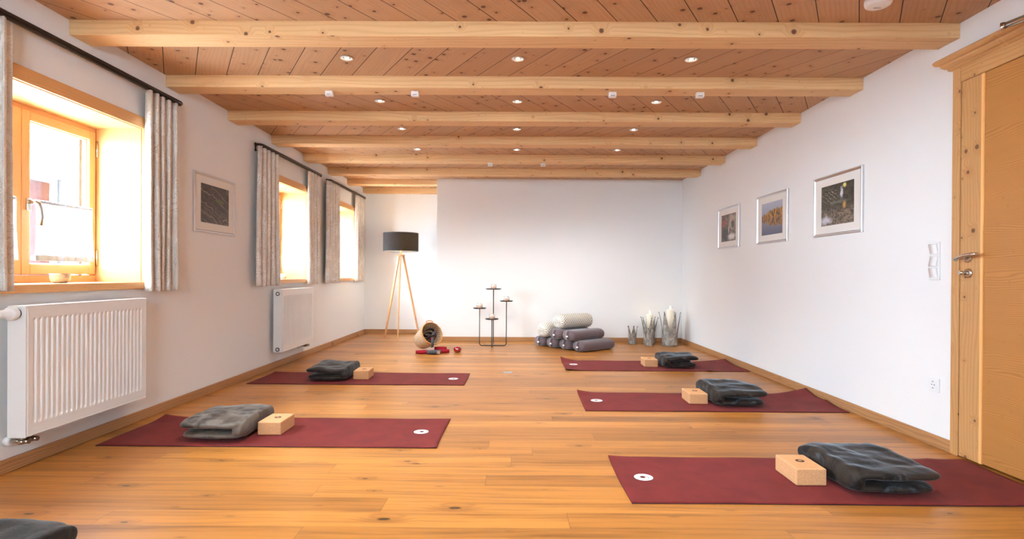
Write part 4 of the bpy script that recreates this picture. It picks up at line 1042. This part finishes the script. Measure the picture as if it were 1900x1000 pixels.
def coil(name, c, r, turns, w, mat, label, ov=1.0, rot=0, tail=None):
    pts = []
    n = int(turns*28)
    for k in range(n):
        a = k/28*2*PI; rr = r-k/28*.0045
        x, y = rr*math.cos(a), rr*ov*math.sin(a)
        pts.append(((c[0]+x*math.cos(rot)-y*math.sin(rot), c[1]+x*math.sin(rot)+y*math.cos(rot), c[2]+w/2+.002*math.sin(a*2)), (0, 0, 1)))
    b = MB().ribbon(pts, w, .003); org = (c[0], c[1], c[2]); T = empty(name, org)
    b.build('webbing', mat, T, org); tag(T, label, 'yoga strap', 'yoga straps')
    return T
coil('yoga_strap', (-1.165, 7.03, .0), .075, 4, .040, M['red'], 'red yoga strap coiled on the floor at the left below the basket', .55)
coil('yoga_strap', (-.905, 7.12, .0), .078, 4, .040, M['red'], 'red yoga strap coiled on the floor right of the grey one', .6, .2)
coil('yoga_strap', (-.960, 7.27, .0), .085, 4, .055, M['red'], 'red yoga strap coiled behind the others beside the basket rim', .55, -.3)
g = coil('yoga_strap', (-1.005, 6.99, .0), .088, 3.5, .048, M['grey_web'], 'grey yoga strap with metal buckle coiled in front of the basket', .42, .25)
MB().box(.045, .085, -.050, -.044, .008, .050).build('buckle', M['chrome'], g, bevel=.002)
def strap_path(fn, n, w, mat, label, wfn):
    pts = [(fn(k/(n-1)), wfn(k/(n-1))) for k in range(n)]
    b = MB().ribbon(pts, w, .003); org = Vector(pts[0][0]); T = empty('yoga_strap', org); b.build('webbing', mat, T, org); tag(T, label, 'yoga strap', 'yoga straps'); return T
cin = BC+ax*(BL*.62)
def loopf(cc, r, ph, tilt):
    e1 = sd; e2 = (wz*math.cos(tilt)+ax*math.sin(tilt))
    return lambda t: cc+e1*(r*math.cos(ph+t*5.6))+e2*(r*.8*math.sin(ph+t*5.6))
for k, (off, r, ph, tilt, mt, lab) in enumerate((((.01, .03, .05), .074, .3, 1.0, 'dark_web', 'dark yoga strap looped across the top inside the basket'), ((-.035, .0, .035), .060, 2.0, 1.1, 'grey_web', 'grey yoga strap looped at the left inside the basket'),
        ((.04, -.01, .045), .062, 4.2, .9, 'dark_web', 'dark yoga strap looped at the right inside the basket'), ((-.03, -.035, .055), .045, 1.0, .7, 'red', 'red yoga strap peeking out between dark ones in the basket'),
        ((.0, -.055, .06), .075, 3.0, 1.2, 'grey_web', 'grey yoga strap lying low inside the basket opening'))):
    cc = cin+sd*off[0]+wz*off[1]+ax*off[2]
    strap_path(loopf(cc, r, ph, tilt), 40, .038, M[mt], lab, lambda t: ax*1.0+wz*.25)
rimlow = BC+ax*(BL+.006)-wz*.118+sd*(-.0)
P = [cin+ax*.07-sd*.085+wz*.030, cin+ax*.10-sd*.050+wz*.012, RC-ax*.01-sd*.005-wz*.035, RC+ax*.012+sd*.020-wz*.085, rimlow+ax*.022+sd*.040, rimlow+ax*.035+sd*.046-Vector((0, 0, .040)), rimlow+ax*.03+sd*.048-Vector((0, 0, .080))]
def cat(t):
    s = t*(len(P)-1); i = min(int(s), len(P)-2); f = s-i
    p0, p1, p2, p3 = P[max(i-1, 0)], P[i], P[i+1], P[min(i+2, len(P)-1)]
    return .5*((2*p1)+(p2-p0)*f+(2*p0-5*p1+4*p2-p3)*f*f+(3*p1-p0-3*p2+p3)*f**3)
strap_path(cat, 40, .040, M['grey_web'], 'grey yoga strap hanging out over the basket rim to the floor', lambda t: (wz*.75+sd*.6)*(1-t)+(sd*1.0-wz*.1)*t)
T = empty('red_tealight_holder', (-.728, 7.17, 0)); tag(T, 'small glossy red apple shaped ornament on the floor right of the straps', 'ornament')
MB().lathe([(0, 0), (.026, 0), (.040, .010), (.050, .030), (.051, .046), (.044, .064), (.030, .074), (.016, .073), (.008, .066), (0, .064)], n=36).build('body', M['redglass'], T)
b = MB(); b.grid(lambda u, t: (-.013+.026*u, -.0515+.10*(u-.5)**2*.05, .043+.012*t), 6, 2); b.build('sticker', M['tag'], T)

# ------------------------------------------------------------------ things on the sills
T = empty('singing_bowl', (-2.635, 3.235, WZ0)); tag(T, 'hammered metal singing bowl on the sill of the nearest window', 'bowl')
MB().lathe([(0, 0), (.030, 0), (.044, .012), (.050, .030), (.052, .052), (.053, .056), (.050, .056), (.048, .030), (.040, .014), (0, .005)], n=40).build('bowl_body', M['bowl'], T)
T = empty('candle_cup', (-2.70, 6.50, WZ0)); tag(T, 'small pale cup on the sill of the middle window', 'cup')
MB().lathe([(0, 0), (.038, 0), (.045, .02), (.046, .058), (.043, .058), (.042, .02), (0, .008)], n=32).build('cup_body', M['cup'], T)
